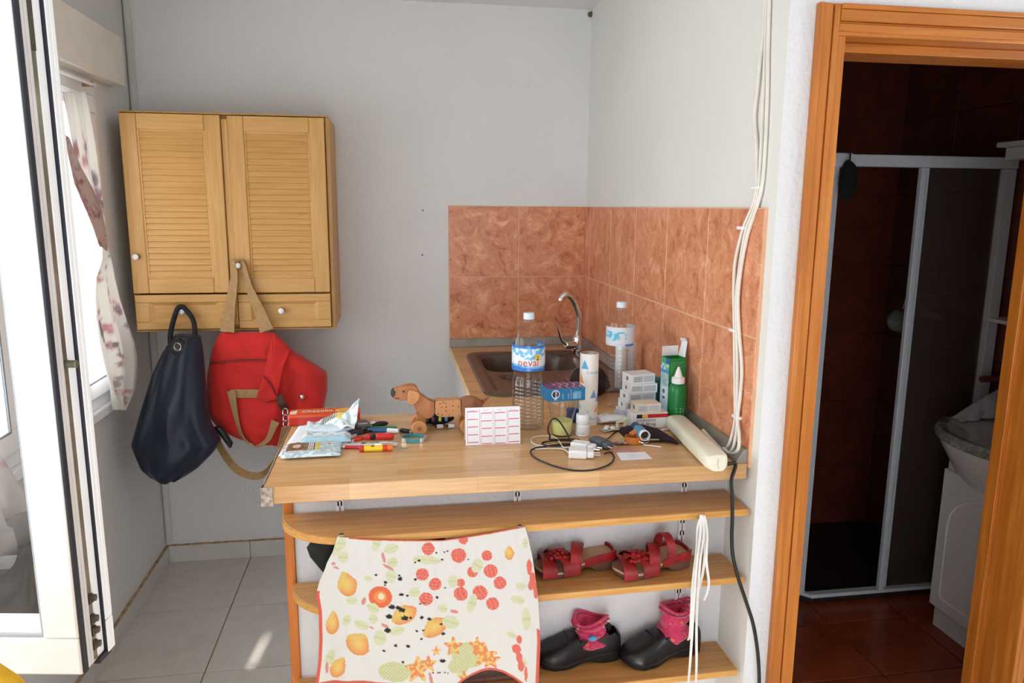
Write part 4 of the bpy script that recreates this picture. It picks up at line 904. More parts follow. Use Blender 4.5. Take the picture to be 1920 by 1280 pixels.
def sock(lab, h, a, hh, seed, lean):
    rr_ = random.Random(seed); o_ = Vector(h)+Vector((math.cos(a)*.078, math.sin(a)*.078, .030)); n = 22; rg = []
    s = thing('pink_sock', lab, 'sock', o_, a, 'pink patterned socks')
    for j in range(25):
        t = j/24; z = hh*min(1, t/.8) if t < .8 else hh*(1-(t-.8)*1.3); r = .036+.007*math.sin(t*9)+.005*math.sin(t*23+seed)
        if t < .1: r *= .75+2.5*t
        if t > .8: r = (.028-(t-.8)*.03)
        rg.append([(lean*z+1.25*r*(1+.16*noise(math.cos(q)*2, math.sin(q)*2+seed, t*6))*math.cos(q), .92*r*(1+.16*noise(math.cos(q)*2+4, math.sin(q)*2+seed, t*6))*math.sin(q), z+.010*math.sin(q*2+t*8+seed)*t) for q in [2*math.pi*k/n for k in range(n)]])
    obj('knit', MB().rings(rg), SOCK, s, sub=1)
    obj('cuff', MB().tube([(lean*hh+.046*math.cos(q), .031*math.sin(q), hh+.004+.010*math.sin(q*2+seed)) for q in [2*math.pi*k/20 for k in range(20)]], .004, 8, True), SOCK, s)
    if seed == 3: obj('blue_patch', MB().blob((.006, .036, .046), (.012, .007, .007)), mat('blue_knit', (86, 158, 214), .9), s)
    return s
sock('crumpled pink sock in the clog nearer the tea towel, with a blue patch', c1[1], c1[2], .080, 3, 0)
sock('crumpled pink sock standing taller in the clog beside the white laces', c2_[1], c2_[2], .104, 8, -.1)
SOLE = mat('brown_sole', (104, 70, 56), .7, var=.1); FOOTB = mat('tan_footbed', (196, 162, 134), .7, var=.06); REDL = mat('red_leather', (146, 28, 34), .45, var=.14, scale=30, bmp=.2, bscale=260)
def sandal(lab, heel, toe, L=.214):
    h, a = at_axis(heel, toe); t = thing('red_sandal', lab, 'shoe', h, a, 'red leather sandals'); n = 24
    def zt(s): return itp([(0, .042), (.25, .039), (.5, .027), (.7, .017), (.9, .018), (1, .024)], s)[0]
    rg = []
    for k in range(n+1):
        s = k/n; w_ = foot(s)*1.03; lo_ = .0002+.010*max(0, (s-.82)/.18)**2+.018*math.exp(-((s-.40)/.10)**2)
        rg.append([(s*L, -w_*.94, lo_), (s*L, -w_, zt(s)-.006), (s*L, w_, zt(s)-.006), (s*L, w_*.94, lo_)])
    obj('sole', MB().rings(rg), SOLE, t, bevel=.002)
    rg = []
    for k in range(n+1):
        s = k/n; w_ = foot(s)*.97
        rg.append([(s*L, -w_, zt(s)-.006), (s*L, -w_, zt(s)), (s*L, 0, zt(s)-.003), (s*L, w_, zt(s)), (s*L, w_, zt(s)-.006)])
    obj('footbed', MB().rings(rg), FOOTB, t)
    hc = MB()
    for sg in (-1, 1):
        ps = [(s*L, sg*(foot(s)*1.02+.001), zt(s)-.003) for s in [k/14*.42 for k in range(15)]]
        hc.ribbon(ps, lambda q: .020+.004*(1-q), .003, (0, 0, 1))
    ps = [(.0015+.008*(1-math.cos(q)), foot(0)*1.02*math.sin(q)*1.05, zt(0)-.003) for q in [math.pi*(k/10-.5) for k in range(11)]]; hc.ribbon(ps, .023, .003, (0, 0, 1))
    obj('heel_cup', hc, REDL, t)
    def band(s0, hgt, wid, tilt, nm='strap'):
        w_ = foot(s0)*1.03+.002
        ps = [(s0*L+tilt*math.cos(q)+.0*q, w_*math.cos(q), zt(s0)-.012+(hgt+.012)*max(0, math.sin(q))**.75) for q in [math.pi*k/16 for k in range(17)]]
        return obj(nm, MB().ribbon(ps, wid, .003, (1, 0, .25)), REDL, t)
    band(.84, .024, .040, .008); band(.66, .030, .046, -.012); band(.46, .036, .032, .018, 'instep_strap')
    fl = MB()
    rr_ = random.Random(int(L*1e4)+len(lab))
    for k in range(46):
        q = rr_.uniform(0, 6.28); r = .032*rr_.random()**.6; fl.blob((.72*L+r*math.cos(q), .006+r*math.sin(q)*.9, zt(.7)+.038-r*.45+rr_.uniform(0, .008)), (.0065, .006, .0045), 7, 5)
    obj('flower', fl, REDL, t)['kind'] = 'stuff'
    return t
sandal('red leather sandal with flower, standing next to the tea towel', (0.556,1.766,0.674), (0.363,1.741,0.674))
s2o = sandal('red leather sandal with flower and raised strap, next to the white laces', (0.751,1.741,0.674), (0.554,1.702,0.674))
obj('raised_strap', MB().ribbon([(.30*.214, .036*math.cos(q), .044+.048*max(0, math.sin(q))) for q in [math.pi*k/14 for k in range(15)]], .024, .003, (1, 0, .1)), REDL, s2o)
# black boot and dark shoe behind the towel
bt = thing('black_boot', 'black ankle boot with upright shaft, hidden behind the tea towel', 'boot', ((-0.154,1.715,0.773)[0], 1.698, .6745))
obj('shaft', MB().rings([[(x+rx*math.cos(q), ry*math.sin(q), z) for q in [2*math.pi*k/20 for k in range(20)]] for x, rx, ry, z in ((.01, .018, .02, .012), (.015, .030, .026, .03), (.012, .034, .028, .06), (-.010, .046, .034, .11), (-.012, .050, .034, .13), (.0, .046, .032, .152))]), mat('black_suede', (16, 20, 20), .75), bt)
obj('vamp', MB().rings([[(x, ry*math.cos(q), z0_+(h_)*max(0, math.sin(q))) for q in [math.pi*k/10 for k in range(11)]] for x, ry, z0_, h_ in ((.01, .026, .01, .06), (.04, .034, .01, .055), (.075, .036, .01, .04), (.10, .024, .01, .028), (.112, .006, .01, .012))]), BLACKR, bt)
obj('heel', MB().span((-.015, -.022, 0), (.035, .022, .014)), BLACKR, bt, bevel=.003)
obj('sole', MB().span((.036, -.03, 0), (.108, .03, .009)), BLACKR, bt, bevel=.003)
sh2 = thing('dark_shoe', 'black shoe on the middle shelf whose top shows above the towel hem', 'shoe', ((0.029,1.700,0.822)[0], 1.70, .6745))
obj('sole', MB().span((-.06, -.032, 0), (.16, .032, .02)), BLACKR, sh2, bevel=.008)
obj('upper', MB().rings([[(x, w_*math.cos(q), .02+h_*max(0, math.sin(q))**.7) for q in [math.pi*k/12 for k in range(13)]] for x, w_, h_ in ((-.055, .02, .06), (-.03, .032, .12), (.03, .034, .142), (.07, .034, .137), (.10, .034, .08), (.14, .03, .05), (.16, .012, .03))]), mat('black_leather', (24, 22, 22), .4), sh2)
sh3 = thing('brown_shoe', 'brown shoe on the lowest shelf behind the stained towel', 'shoe', (.22, 1.72, .4115))
obj('sole', MB().span((-.11, -.034, 0), (.13, .034, .018)), SOLE, sh3, bevel=.008)
obj('upper', MB().rings([[(x, w_*math.cos(q), .018+h_*max(0, math.sin(q))**.7) for q in [math.pi*k/12 for k in range(13)]] for x, w_, h_ in ((-.11, .02, .05), (-.07, .034, .08), (0, .036, .07), (.07, .036, .05), (.12, .02, .03))]), mat('brown_leather', (70, 40, 34), .5), sh3)
# hanging laces
lc = thing('white_laces', 'bundle of long white shoelaces hanging from the top shelf', 'shoelaces', (0.741,1.630,0.855))
LA = (0.741,1.630,0.855)
LACE = mat('white_cotton_lace', (232, 230, 226), .9, var=.03, bmp=.3, bscale=700)
for ps in (((0.745,1.632,0.854), (0.729,1.622,0.833), (0.728,1.620,0.771), (0.723,1.620,0.685), (0.723,1.620,0.598), (0.722,1.618,0.541), (0.717,1.618,0.527)),
           ((0.739,1.632,0.856), (0.734,1.617,0.814), (0.728,1.615,0.731), (0.726,1.615,0.645), (0.726,1.615,0.557), (0.725,1.615,0.468), (0.723,1.615,0.401)),
           ((0.743,1.632,0.856), (0.744,1.619,0.812), (0.738,1.618,0.743), (0.737,1.619,0.642), (0.739,1.619,0.554), (0.744,1.619,0.464), (0.746,1.619,0.395)),
           ((0.748,1.632,0.854), (0.754,1.622,0.810), (0.756,1.622,0.739), (0.766,1.622,0.681), (0.763,1.622,0.652), (0.756,1.622,0.631)),
           ((0.743,1.633,0.851), (0.751,1.624,0.781), (0.750,1.624,0.710), (0.740,1.623,0.654), (0.736,1.623,0.596))):
    obj('lace', MB().ribbon(spl(ps, 8), .0062, .0022, lambda t: (1, .5*math.sin(t*8), 0)), LACE, lc, LA)
obj('hook', MB().tube([(0.755,1.660,0.847), (0.747,1.643,0.849), (0.743,1.630,0.854)], .0018, 6), STEEL, lc, LA)
# cables fixed to the right wall
def cab(name, lab, pts, r=.0046):
    o = solo(name, MB().tube(spl(pts, 7), r, 8), CABLE, lab, 'cable', pts[0], group='white wall cables'); return o
W1 = .870
cab('white_cable', 'white wall cable bowing furthest away from the door frame above the tiles', [(0.876,1.740,2.130), (0.876,1.736,2.012), (0.876,1.744,1.953), (0.875,1.748,1.881), (0.875,1.753,1.820), (0.875,1.731,1.743), (0.875,1.719,1.654), (0.874,1.730,1.610), (0.868,1.763,1.550), (0.867,1.792,1.468), (0.867,1.790,1.393), (0.867,1.775,1.305), (0.867,1.758,1.196), (0.866,1.740,1.102), (0.866,1.737,1.060), (0.858,1.743,1.000), (0.850,1.773,0.969), (0.840,1.844,0.976), (0.830,1.877,0.992)])
cab('white_cable', 'white wall cable running in the middle of the bundle', [(0.876,1.732,2.128), (0.876,1.723,1.974), (0.876,1.717,1.877), (0.876,1.712,1.766), (0.876,1.710,1.654), (0.874,1.721,1.603), (0.868,1.748,1.544), (0.867,1.766,1.457), (0.866,1.771,1.375), (0.867,1.759,1.294), (0.867,1.741,1.186), (0.866,1.729,1.090), (0.862,1.715,1.052), (0.856,1.719,0.994), (0.850,1.748,0.973), (0.840,1.793,0.985), (0.832,1.854,1.002)])
cab('white_cable', 'white wall cable running closest to the door frame', [(0.876,1.722,2.125), (0.876,1.710,1.971), (0.876,1.696,1.838), (0.876,1.692,1.678), (0.874,1.708,1.610), (0.868,1.736,1.538), (0.867,1.757,1.458), (0.866,1.762,1.376), (0.867,1.747,1.296), (0.867,1.720,1.205), (0.867,1.719,1.135), (0.864,1.719,1.072), (0.860,1.697,1.036), (0.856,1.690,1.001), (0.852,1.721,0.979), (0.846,1.753,0.983)])
for i, (p, lab) in enumerate((((0.876,1.720,1.652), 'white cable clip on the plaster above the tiles'), ((0.870,1.771,1.554), 'white cable clip on the upper tile row'), ((0.870,1.780,1.292), 'white cable clip on the joint between the tile rows'), ((0.870,1.735,1.073), 'white cable clip just above the grey upstand'))):
    b = MB(); b.box((p[0]-.007, p[1], p[2]), (.003, .030, .008)); b.cyl((p[0]-.006, p[1]-.016, p[2]), (p[0]+.004, p[1]-.016, p[2]), .005, .005, 10)
    solo('cable_clip', b, WHITEP, lab, 'cable clip', p, group='white cable clips', bevel=.001)
# ================================================================ things on the worktop
Z0 = ZC+.0004
def cylmap(cx, cy, r, z, th0=0.0):                           # lettering wrapped on an upright round thing, th0 = direction it faces
    return lambda x, y: (cx+r*math.sin(th0+x/r), cy-r*math.cos(th0+x/r), z+y)
def wrap(cx, cy, rf, zb, zt, a0, a1): return lambda u, v: (cx+rf(v)*math.sin(a0+(a1-a0)*u), cy-rf(v)*math.cos(a0+(a1-a0)*u), zb+(zt-zb)*v)
# ---- large water bottle
def bottle(lab, x, y, h, R_, prof, labz, water=None, empty=False):
    t = thing('water_bottle', lab, 'bottle', (x, y, Z0), group='two-litre water bottles'); T = Matrix.Identity(4)
    obj('shell', MB().lathe([(r*R_, z*h) for r, z in prof], 40, None, False), PETC if empty else PET, t)
    if water:
        wp_ = [(r*R_-.0012, z*h) for r, z in prof if z*h < water and r > .3]; rl = wp_[-1][0]
        obj('water', MB().lathe([(0, .004)]+wp_+[(rl, water), (0, water)], 40, None, False), WATER, t)
    obj('cap', MB().lathe([(.0, h), (.0145, h-.0005), (.0155, h-.003), (.0158, h-.018), (.013, h-.0185)], 28, None, False), mat('pale_blue_cap', (206, 222, 232), .4), t)
    obj('neck_ring', MB().lathe([(.0135, h-.0225), (.0165, h-.0225), (.0165, h-.0255), (.0135, h-.0255)], 24, None, False), PET, t)
    return t
ribs = []
for k in range(13):
    z = .03+.42*k/13; ribs += [(.99, z), (.955, z+.012), (.99, z+.024)]
prof1 = [(.0, .006), (.55, 0), (.82, .003), (.97, .02), (1, .028)]+[q for q in ribs if q[1] < .40]+[(.97, .42), (.88, .455), (.86, .475), (.93, .50), (1, .515), (1, .74), (.98, .76), (.88, .81), (.66, .87), (.42, .915), (.30, .932), (.295, .985)]
bx, by = .380, 2.058
b1 = bottle('two-litre water bottle with blue label and water in it, beside the calendar card', bx, by, .337, .0475, prof1, None, .150)
def lab1(u, v):
    s = math.sin(u*9)*.12+.1*noise(u*14, v*5)
    if v > .88: return (44, 112, 196)
    if v < .16+.05*math.sin(u*8): return (40, 120, 206)
    if v < .24+.05*math.sin(u*8): return (120, 186, 226)
    if v > .55+s: return (104, 184, 228) if noise(u*18, v*9) > -.1 else (224, 238, 246)
    return (226, 232, 238)
painted('label', lambda u, v: tuple(Vector(wrap(0, 0, lambda q: .0481, .337*.52, .337*.735, -2.4, 2.4)(u, v))), 90, 24, lab1, PRINTG, b1)
ff = -.16
text('lettering', 'neval', .031, INKR, b1, cylmap(0, 0, .0487, .337*.565, ff-.68))
disc = MB().add([cylmap(0, 0, .0488, .337*.635, ff+.56)(.010*math.cos(k*math.pi/12), .010*math.sin(k*math.pi/12)) for k in range(24)], [tuple(range(24))]); obj('yellow_disc', disc, mat('yellow_print', (236, 208, 84), .5), b1, smooth=False)
text('numeral', '2', .017, INK, b1, cylmap(0, 0, .0492, .337*.635-.006, ff+.56-.10))
prof2 = [(.0, .006), (.55, 0), (.82, .003), (.97, .02), (1, .028)]+[(r, z*1.22) for r, z in ribs if z*1.22 < .55]+[(1, .58), (1, .80), (.97, .815), (.86, .855), (.60, .90), (.40, .925), (.30, .935), (.295, .985)]
b2 = bottle('empty two-litre water bottle standing by the tiles, behind the medicine cartons', .712, 2.245, .340, .0455, prof2, None, None, True)
def lab2(u, v):
    n = noise(u*12, v*5)
    if u < .52 and .28 < v < .8 and n > -.15: return (96, 186, 222) if n > .05 else (186, 220, 232)
    if v < .12: return (84, 124, 196) if .5 < u < .66 else (206, 214, 232)
    if abs(v-.4) < .06 and .30 < u < .45: return (214, 208, 96)
    return (214, 220, 230)
painted('label', wrap(0, 0, lambda q: .0462, .340*.60, .340*.775, -2.4, 2.4), 80, 20, lab2, PRINT, b2)
# ---- two white rolls behind that bottle
for x, y, lab in ((.785, 2.46, 'white paper roll behind the empty bottle, the one nearer the bottle'), (.826, 2.48, 'white paper roll behind the empty bottle, the one against the tiles')):
    r_ = thing('paper_roll', lab, 'roll', (x, y, Z0), group='white paper rolls')
    obj('roll', MB().lathe([(.007, 0), (.0195, 0), (.02, .002), (.02, .158), (.0195, .160), (.007, .160), (.007, 0)], 28, None, False), CARD, r_); obj('end_cap', MB().lathe([(0, .1595), (.0068, .1595), (.0068, .150), (0, .150)], 16, None, False), CARDG, r_)
# ---- tall printed tube
tu = thing('printed_tube', 'tall white cardboard tube printed with blue and orange triangles', 'tube', (.562, 2.062, Z0)); hT = .215
def tubc(u, v):
    a = u*11; 
    for X, Y, s, k in ((.38, .86, .10, (86, 172, 212)), (.30, .66, .11, (236, 150, 96)), (.55, .45, .09, (120, 150, 206)), (.66, .40, .10, (80, 150, 210)), (.30, .38, .07, (240, 188, 130)), (.62, .24, .09, (240, 158, 116)), (.28, .28, .07, (150, 196, 218)), (.45, .16, .09, (120, 188, 216)), (.1, .5, .1, (240, 170, 120)), (.9, .6, .1, (110, 170, 220)), (.85, .2, .1, (240, 170, 120))):
        if abs(v-Y) < s*.6 and abs(u-X) < s*1.1*(.55-(v-Y)/s/1.2)*.6: return k
    return (232, 226, 218) if .2 < v < .75 else (236, 234, 230)
painted('wall', wrap(0, 0, lambda q: .0272, 0, hT, -math.pi, math.pi), 110, 130, tubc, PRINT, tu)
obj('inner_wall', MB().lathe([(.0271, hT), (.0258, hT), (.0258, .004), (0, .004), (0, .0), (.0271, 0)], 32, None, False), mat('tan_card', (196, 170, 134), .8), tu)
text('lettering', 'Coloplast', .0115, INKB, tu, cylmap(0, 0, .0277, hT*.735, -.25-.30))
text('lettering', 'Colopl', .009, INKB, tu, cylmap(0, 0, .0277, hT*.09, -.1))
ro = MB().tube([Vector((.012*math.cos(a), .012*math.sin(a), hT-.010+.004*math.sin(2*a))) for a in [k*math.pi/6 for k in range(12)]], .006, 6, True); obj('packed_tubes', ro, CARDG, tu)
# ---- tumbler with yellow drink, blue carton on it
tm = thing('clear_tumbler', 'clear tumbler with a little yellow liquid under the blue carton', 'tumbler', (.462, 1.968, Z0)); n8 = 16
obj('wall', MB().lathe([(0, .003), (.0265, 0), (.0285, .003), (.031, .045), (.040, .085), (.0405, .104), (.039, .106)], n8, None, False), TUMBLER, tm)
obj('liquid', MB().lathe([(0, .0045), (.0255, .0045), (.0272, .008), (.0296, .043), (0, .043)], n8, None, False), mat('yellow_liquid', (246, 238, 158), .15, var=.04, trans=.15, ior=1.1), tm)
p0, p1 = Vector((0.408,1.935,1.077)), Vector((0.517,1.935,1.073))
Lb = (p1-p0).length; bc = (p0+p1)/2; zb = ZC+.1065
bxo = thing('blue_carton', 'blue medicine carton with white lettering lying on the clear tumbler', 'carton', (bc.x, 1.935+.036, zb), .06)
hB = .0365
obj('carton', MB().span((-Lb/2, -.036, .0004), (Lb/2, .036, hB)), mat('petrol_blue_card', (26, 106, 150), .45, var=.02), bxo, bevel=.0008)
painted('top_print', lambda u, v: (-Lb/2+.001+(Lb-.002)*u, -.035+.07*v, hB+.0003), 50, 30, lambda u, v: (196, 160, 190) if math.sin(u*34+math.sin(v*7)*2) > .72 and u > .25 else ((150, 60, 96) if noise(u*9, v*5) > .15 else (78, 44, 92)), PRINT, bxo)
def fmap(x0, z0): return lambda x, y: (x0+x, -.0364, z0+y)
def vmap(x0, z0): return lambda x, y: (x0-y, -.0366, z0+x)         # lettering running up the face
ring_ = MB().add([(-Lb/2+.024+.0115*math.cos(k*math.pi/14), -.0363, .0205+.012*math.sin(k*math.pi/14)) for k in range(28)], [tuple(range(28))]); obj('white_ring', ring_, INKW, bxo, smooth=False)
ring_ = MB().add([(-Lb/2+.024+.0098*math.cos(k*math.pi/14), -.0365, .0205+.0102*math.sin(k*math.pi/14)) for k in range(28)], [tuple(range(28))]); obj('dark_roundel', ring_, mat('dark_violet_print', (40, 36, 80), .5), bxo, smooth=False)
text('lettering', 'Persil', .0115, INKW, bxo, lambda x, y: (-Lb/2+.028-y, -.0368, .004+x))
for i, (x, s_) in enumerate(((.046, 'FILM TABLETS'), (.062, 'LEAFLET INSIDE'), (.076, 'READ CAREFULLY'), (.083, 'BEFORE USE'))): text('small_lettering', s_ if i == 9 else 'llll lll llll l', .0042, INKW, bxo, lambda x_, y_, x=x: (-Lb/2+x-y_, -.0366, .007+x_))
rule = MB().span((-Lb/2+.068, -.0366, .007), (-Lb/2+.0685, -.0361, .032)); obj('white_rule', rule, INKW, bxo, smooth=False)
pan = MB().span((-Lb/2+.0745, -.0365, .006), (-Lb/2+.097, -.0362, .027)); obj('text_block', pan, mat('pale_blue_print', (90, 150, 184), .5), bxo, smooth=False)
# ---- small pill bottle
pb = thing('pill_bottle', 'small white pill bottle with ribbed screw cap, in front of the tube', 'bottle', (.519, 1.957, Z0))
obj('body', MB().lathe([(0, 0), (.0185, 0), (.020, .0015), (.020, .029), (.017, .032), (.0165, .036), (0, .036)], 28, None, False), WHITEP, pb)
cp_ = MB(); rgs = []
for z, r in ((.0345, .0185), (.0355, .0192), (.060, .0186), (.0622, .0172)): rgs.append([((r+(.0004 if k % 2 else -.0003))*math.cos(2*math.pi*k/48), (r+(.0004 if k % 2 else -.0003))*math.sin(2*math.pi*k/48), z) for k in range(48)])
obj('cap', MB().rings(rgs), WHITEP, pb); obj('label', MB().lathe([(.0202, .004), (.0202, .026)], 28, None, False), CARD, pb)
text('lettering', 'l ll  0 ll', .006, INKG, pb, cylmap(0, 0, .0206, .008, -.9))
# ---- calendar card
cw, chh = .149, .1015; ca_ = thing('calendar_card', 'white pocket calendar card with red-lined month blocks, standing on the worktop', 'calendar', (.258, 1.906, Z0), .0, tilt=(math.radians(-9), 0, 0))
def calc(u, v):
    x = u*4; f = x-int(x); c = (236, 238, 244)
    if .955 < v: return c
    if f < .06 and .05 < u < .97: c = (206, 200, 216)
    col = min(3, int(x)); off = (0, .05, .05, .02)[col]
    for k in range(5):
        y = .90-off-k*.205
        if abs(v-y) < .012 and .12 < f < .92: c = (214, 92, 112)
        if .02 < y-v < .17 and (abs(f-.14) < .03): c = (224, 188, 202)
        if abs(y-v-.10) < .08 and .2 < f < .9 and int(v*110) % 3 == 0 and int(u*190) % 3 == 0: c = (206, 210, 224)
    if .915 < v < .94 and .3 < f < .7 and int(u*160) % 2: c = (206, 180, 190)
    return c
painted('front', lambda u, v: (-cw/2+cw*u, 0, chh*v), 190, 120, calc, PRINT, ca_, solid=.0006)
M = Matrix.Rotation(math.radians(24), 4, 'X')
obj('rear_leaf', MB().span((-cw/2, .0006, .0), (cw/2, .0012, chh-.0), Matrix.Translation((0, 0, chh)) @ M @ Matrix.Translation((0, 0, -chh))), CARD, ca_, smooth=False)
# ---- wooden dachshund
DG = thing('toy_dachshund', 'wooden dachshund pull toy on wheels, with a dotted middle section', 'toy', (.085, 2.045, Z0))
def dp(x, y): return ((720+x/9.145-800)*.001525, (820.5-(700+y/9.145))*.001525)
XZ = Matrix(((1, 0, 0, 0), (0, 0, -1, 0), (0, 1, 0, 0), (0, 0, 0, 1)))
def prism(name, pts, y0, y1, m, par, bevel=.004, smooth_=True):
    q = [(p.x, p.y) for p in spl([Vector((*dp(*p), 0)) for p in pts], 4, True)] if smooth_ else [dp(*p) for p in pts]
    return obj(name, MB().ext(q[::-1] if False else q, -y1, -y0, XZ), m, par, bevel=bevel, seg=3)
hd = prism('head', [(150,385),(185,338),(300,295),(430,262),(520,268),(580,310),(622,400),(700,470),(790,535),(868,560),(872,640),(868,760),(800,835),(700,835),(600,740),(540,660),(510,575),(420,515),(300,503),(205,478),(160,430)], -.017, .017, BEECH, DG, .006)
prism('nose', [(140,385),(180,335),(222,345),(222,400),(180,448),(158,430)], -.0178, .0178, mat('black_paint', (44, 42, 44), .4), hd, .005)
prism('ear', [(445,330),(560,350),(622,410),(590,520),(500,582),(432,565),(418,500)], -.026, -.0175, BEECHL, hd, .003)
prism('ear', [(445,330),(560,350),(622,410),(590,520),(500,582),(432,565),(418,500)], .0175, .026, BEECHL, hd, .003)
e_ = dp(355,352)
for y in (-.0172, .0172): obj('eye', MB().cyl((e_[0], y-.0012, e_[1]), (e_[0], y+.0012, e_[1]), .0034, .0034, 12), BLACKP, hd)
m_ = [(*dp(x, y), 0) for x, y in ((215,458),(250,468),(290,462))]; obj('mouth', MB().tube([(p[0], -.0174, p[1]) for p in m_], .0012, 6), mat('burnt_line', (90, 44, 20), .6), hd)
def dotmat():
    m, nt, b = nodes('dotted_toy_wood'); v = mapping(nt)
    vo = N(nt, 'ShaderNodeTexVoronoi'); vo.inputs['Scale'].default_value = 95; vo.inputs['Randomness'].default_value = .6; nt.links.new(v, vo.inputs['Vector'])
    k = ramp(nt, vo.outputs['Distance'], [(.17, (104, 60, 34)), (.22, (204, 146, 98))]); nt.links.new(k, b.inputs['Base Color']); b.inputs['Roughness'].default_value = .55; return m
prism('middle_section', [(880,570),(900,538),(1000,533),(1200,533),(1300,540),(1308,620),(1308,720),(1285,785),(1200,812),(1000,815),(910,790),(882,740)], -.020, .020, dotmat(), DG, .004)
prism('rear_section', [(1322,560),(1350,522),(1450,508),(1560,520),(1640,570),(1690,680),(1700,800),(1640,850),(1400,850),(1330,790)], -.017, .017, WALNUT, DG, .005)
prism('tail', [(1640,570),(1700,560),(1800,500),(1810,520),(1730,610),(1680,660)], -.005, .005, WALNUT, DG, .002)
for x0, x1, y0 in ((820,890,655),(1300,1335,655)): a, c = dp(x0, y0), dp(x1, y0); obj('hinge_pin', MB().cyl((a[0], 0, a[1]), (c[0], 0, c[1]), .006, .006, 12), BEECHL, DG)
wc_ = dp(605,962)
for x in (605, 1420):
    w0 = dp(x, 962); rW = .0215
    for y in (-.032, .032):
        w_ = obj('wheel', MB().cyl((w0[0], y-.006, rW), (w0[0], y+.006, rW), rW, rW, 32), BEECHL, DG, bevel=.002)
        obj('axle_cap', MB().cyl((w0[0], y-(.008 if y < 0 else -.008), rW), (w0[0], y, rW), .006, .006, 14), WALNUT, w_)
    obj('axle', MB().cyl((w0[0], -.03, rW), (w0[0], .03, rW), .004, .004, 10), BEECHL, DG)
    s0 = dp(x+40, 830); obj('axle_block', MB().span((w0[0]-.008, -.012, rW-.006), (s0[0]+.012, .012, s0[1]+.012)), BEECH, DG, bevel=.002)
# coloured odds and ends under its belly
cc = thing('black_pencil_case', 'small black pouch holding coloured pens, on the worktop under the toy dog', 'pouch', (.118, 2.118, Z0))
obj('pouch', MB().blob((0, 0, .016), (.052, .018, .016), 20, 10, lambda d: 1+.1*noise(d.x*40, d.y*40, d.z*50)), mat('black_cloth', (24, 24, 34), .85), cc)
for i, (x, k) in enumerate(((-.012, (132, 62, 132)), (.008, (228, 214, 92)), (.026, (92, 160, 206)), (-.03, (70, 120, 60)))): obj('pen', MB().cyl((x, -.03, .020), (x+.004, .02, .024), .0048, .0048, 10), mat('pen_'+('violet', 'yellow', 'blue', 'green')[i], k, .4), cc, bevel=.001)
for x, lab in ((.125, 'small white cable connector under the toy dog, nearer its middle'), (.158, 'small white cable connector under the toy dog, beside its rear wheel')):
    s = solo('white_connector', MB().cyl((-.009, 0, .0065), (.009, 0, .0065), .0065, .0055, 14), WHITEP, lab, 'connector', (x, 2.072, Z0), world=False, group='white connectors', bevel=.001); obj('plug', MB().span((-.016, -.003, .004), (-.0095, .003, .009)), BLACKP, s)
wr_ = solo('clear_wrapper', MB().grid(lambda u, v: (-.02+.04*u, -.012+.03*v, .003+.012*abs(noise(u*4, v*3))+.006*math.sin(u*5)), 14, 10), mat('silvery_film', (196, 194, 206), .25, var=.1), 'crumpled pale wrapper under the toy dog behind its front wheels', 'wrapper', (.075, 2.10, Z0), world=False, solid=.0006)
bl = thing('black_lighter', 'small black lighter lying by the front wheel of the toy dog', 'lighter', (.026, 2.043, Z0), -.55)
obj('body', MB().span((-.018, -.006, .0), (.014, .006, .012)), BLACKP, bl, bevel=.004, seg=3); obj('hood', MB().span((.0142, -.006, 0), (.024, .006, .011)), STEEL, bl, bevel=.002)
# ---- bracelet
br0 = thing('teal_bracelet', 'teal bracelet with silver clasps lying in front of the toy dog', 'bracelet', (.046, 1.976, Z0)); rB = .031; hb = .010
obj('band', MB().rings([[(( rB+dr)*math.cos(a), (rB+dr)*.86*math.sin(a), z) for dr, z in ((0, 0), (.003, .001), (.003, hb-.001), (0, hb))] for a in [2*math.pi*k/40 for k in range(41)]], False), mat('teal_leather', (62, 146, 156), .5), br0)
for a0, a1 in ((3.5, 4.1), (5.2, 5.75), (-.25, .35)): obj('clasp', MB().rings([[((rB+dr)*math.cos(a), (rB+dr)*.86*math.sin(a), z) for dr, z in ((-.001, -.0002), (.0048, .0002), (.0048, hb+.0008), (-.001, hb+.0008))] for a in [a0+(a1-a0)*k/8 for k in range(9)]]), mat('silver_clasp', (220, 222, 224), .25, .8), br0)
# ---- biscuit packet at the back edge
ck = thing('biscuit_packet', 'orange biscuit packet with biscuit picture at the back edge of the worktop', 'packet', (-.212, 2.185, Z0), .03)
obj('carton', MB().span((-.098, -.030, 0), (.106, .030, .034)), mat('orange_card', (220, 70, 32), .35, var=.04), ck, bevel=.004)
def ckc(u, v):
    if u < .10: return (240, 214, 190) if v < .55+u*3 else (206, 44, 30)
    d = ((u-.80)/.15)**2+((v-.5)/.42)**2
    if d < 1: return (240, 190, 96) if noise(u*20, v*8) > -.2 else (222, 150, 62)
    return (214, 62, 30) if u < .62 else (226, 84, 34)
painted('top_print', lambda u, v: (-.094+.196*u, -.027+.054*v, .0345), 100, 30, ckc, PRINTG, ck)
painted('front_print', lambda u, v: (-.094+.196*u, -.0304, .003+.028*v), 100, 16, lambda u, v: (228, 92, 40) if abs(v-.35) < .12 and u > .6 else ((198, 40, 26) if v < .8 else (224, 90, 50)), PRINTG, ck)
text('lettering', 'Chocolin', .024, INKW, ck, lambda x, y: (-.062+x*1.0, -.010+y*1.2, .0349))
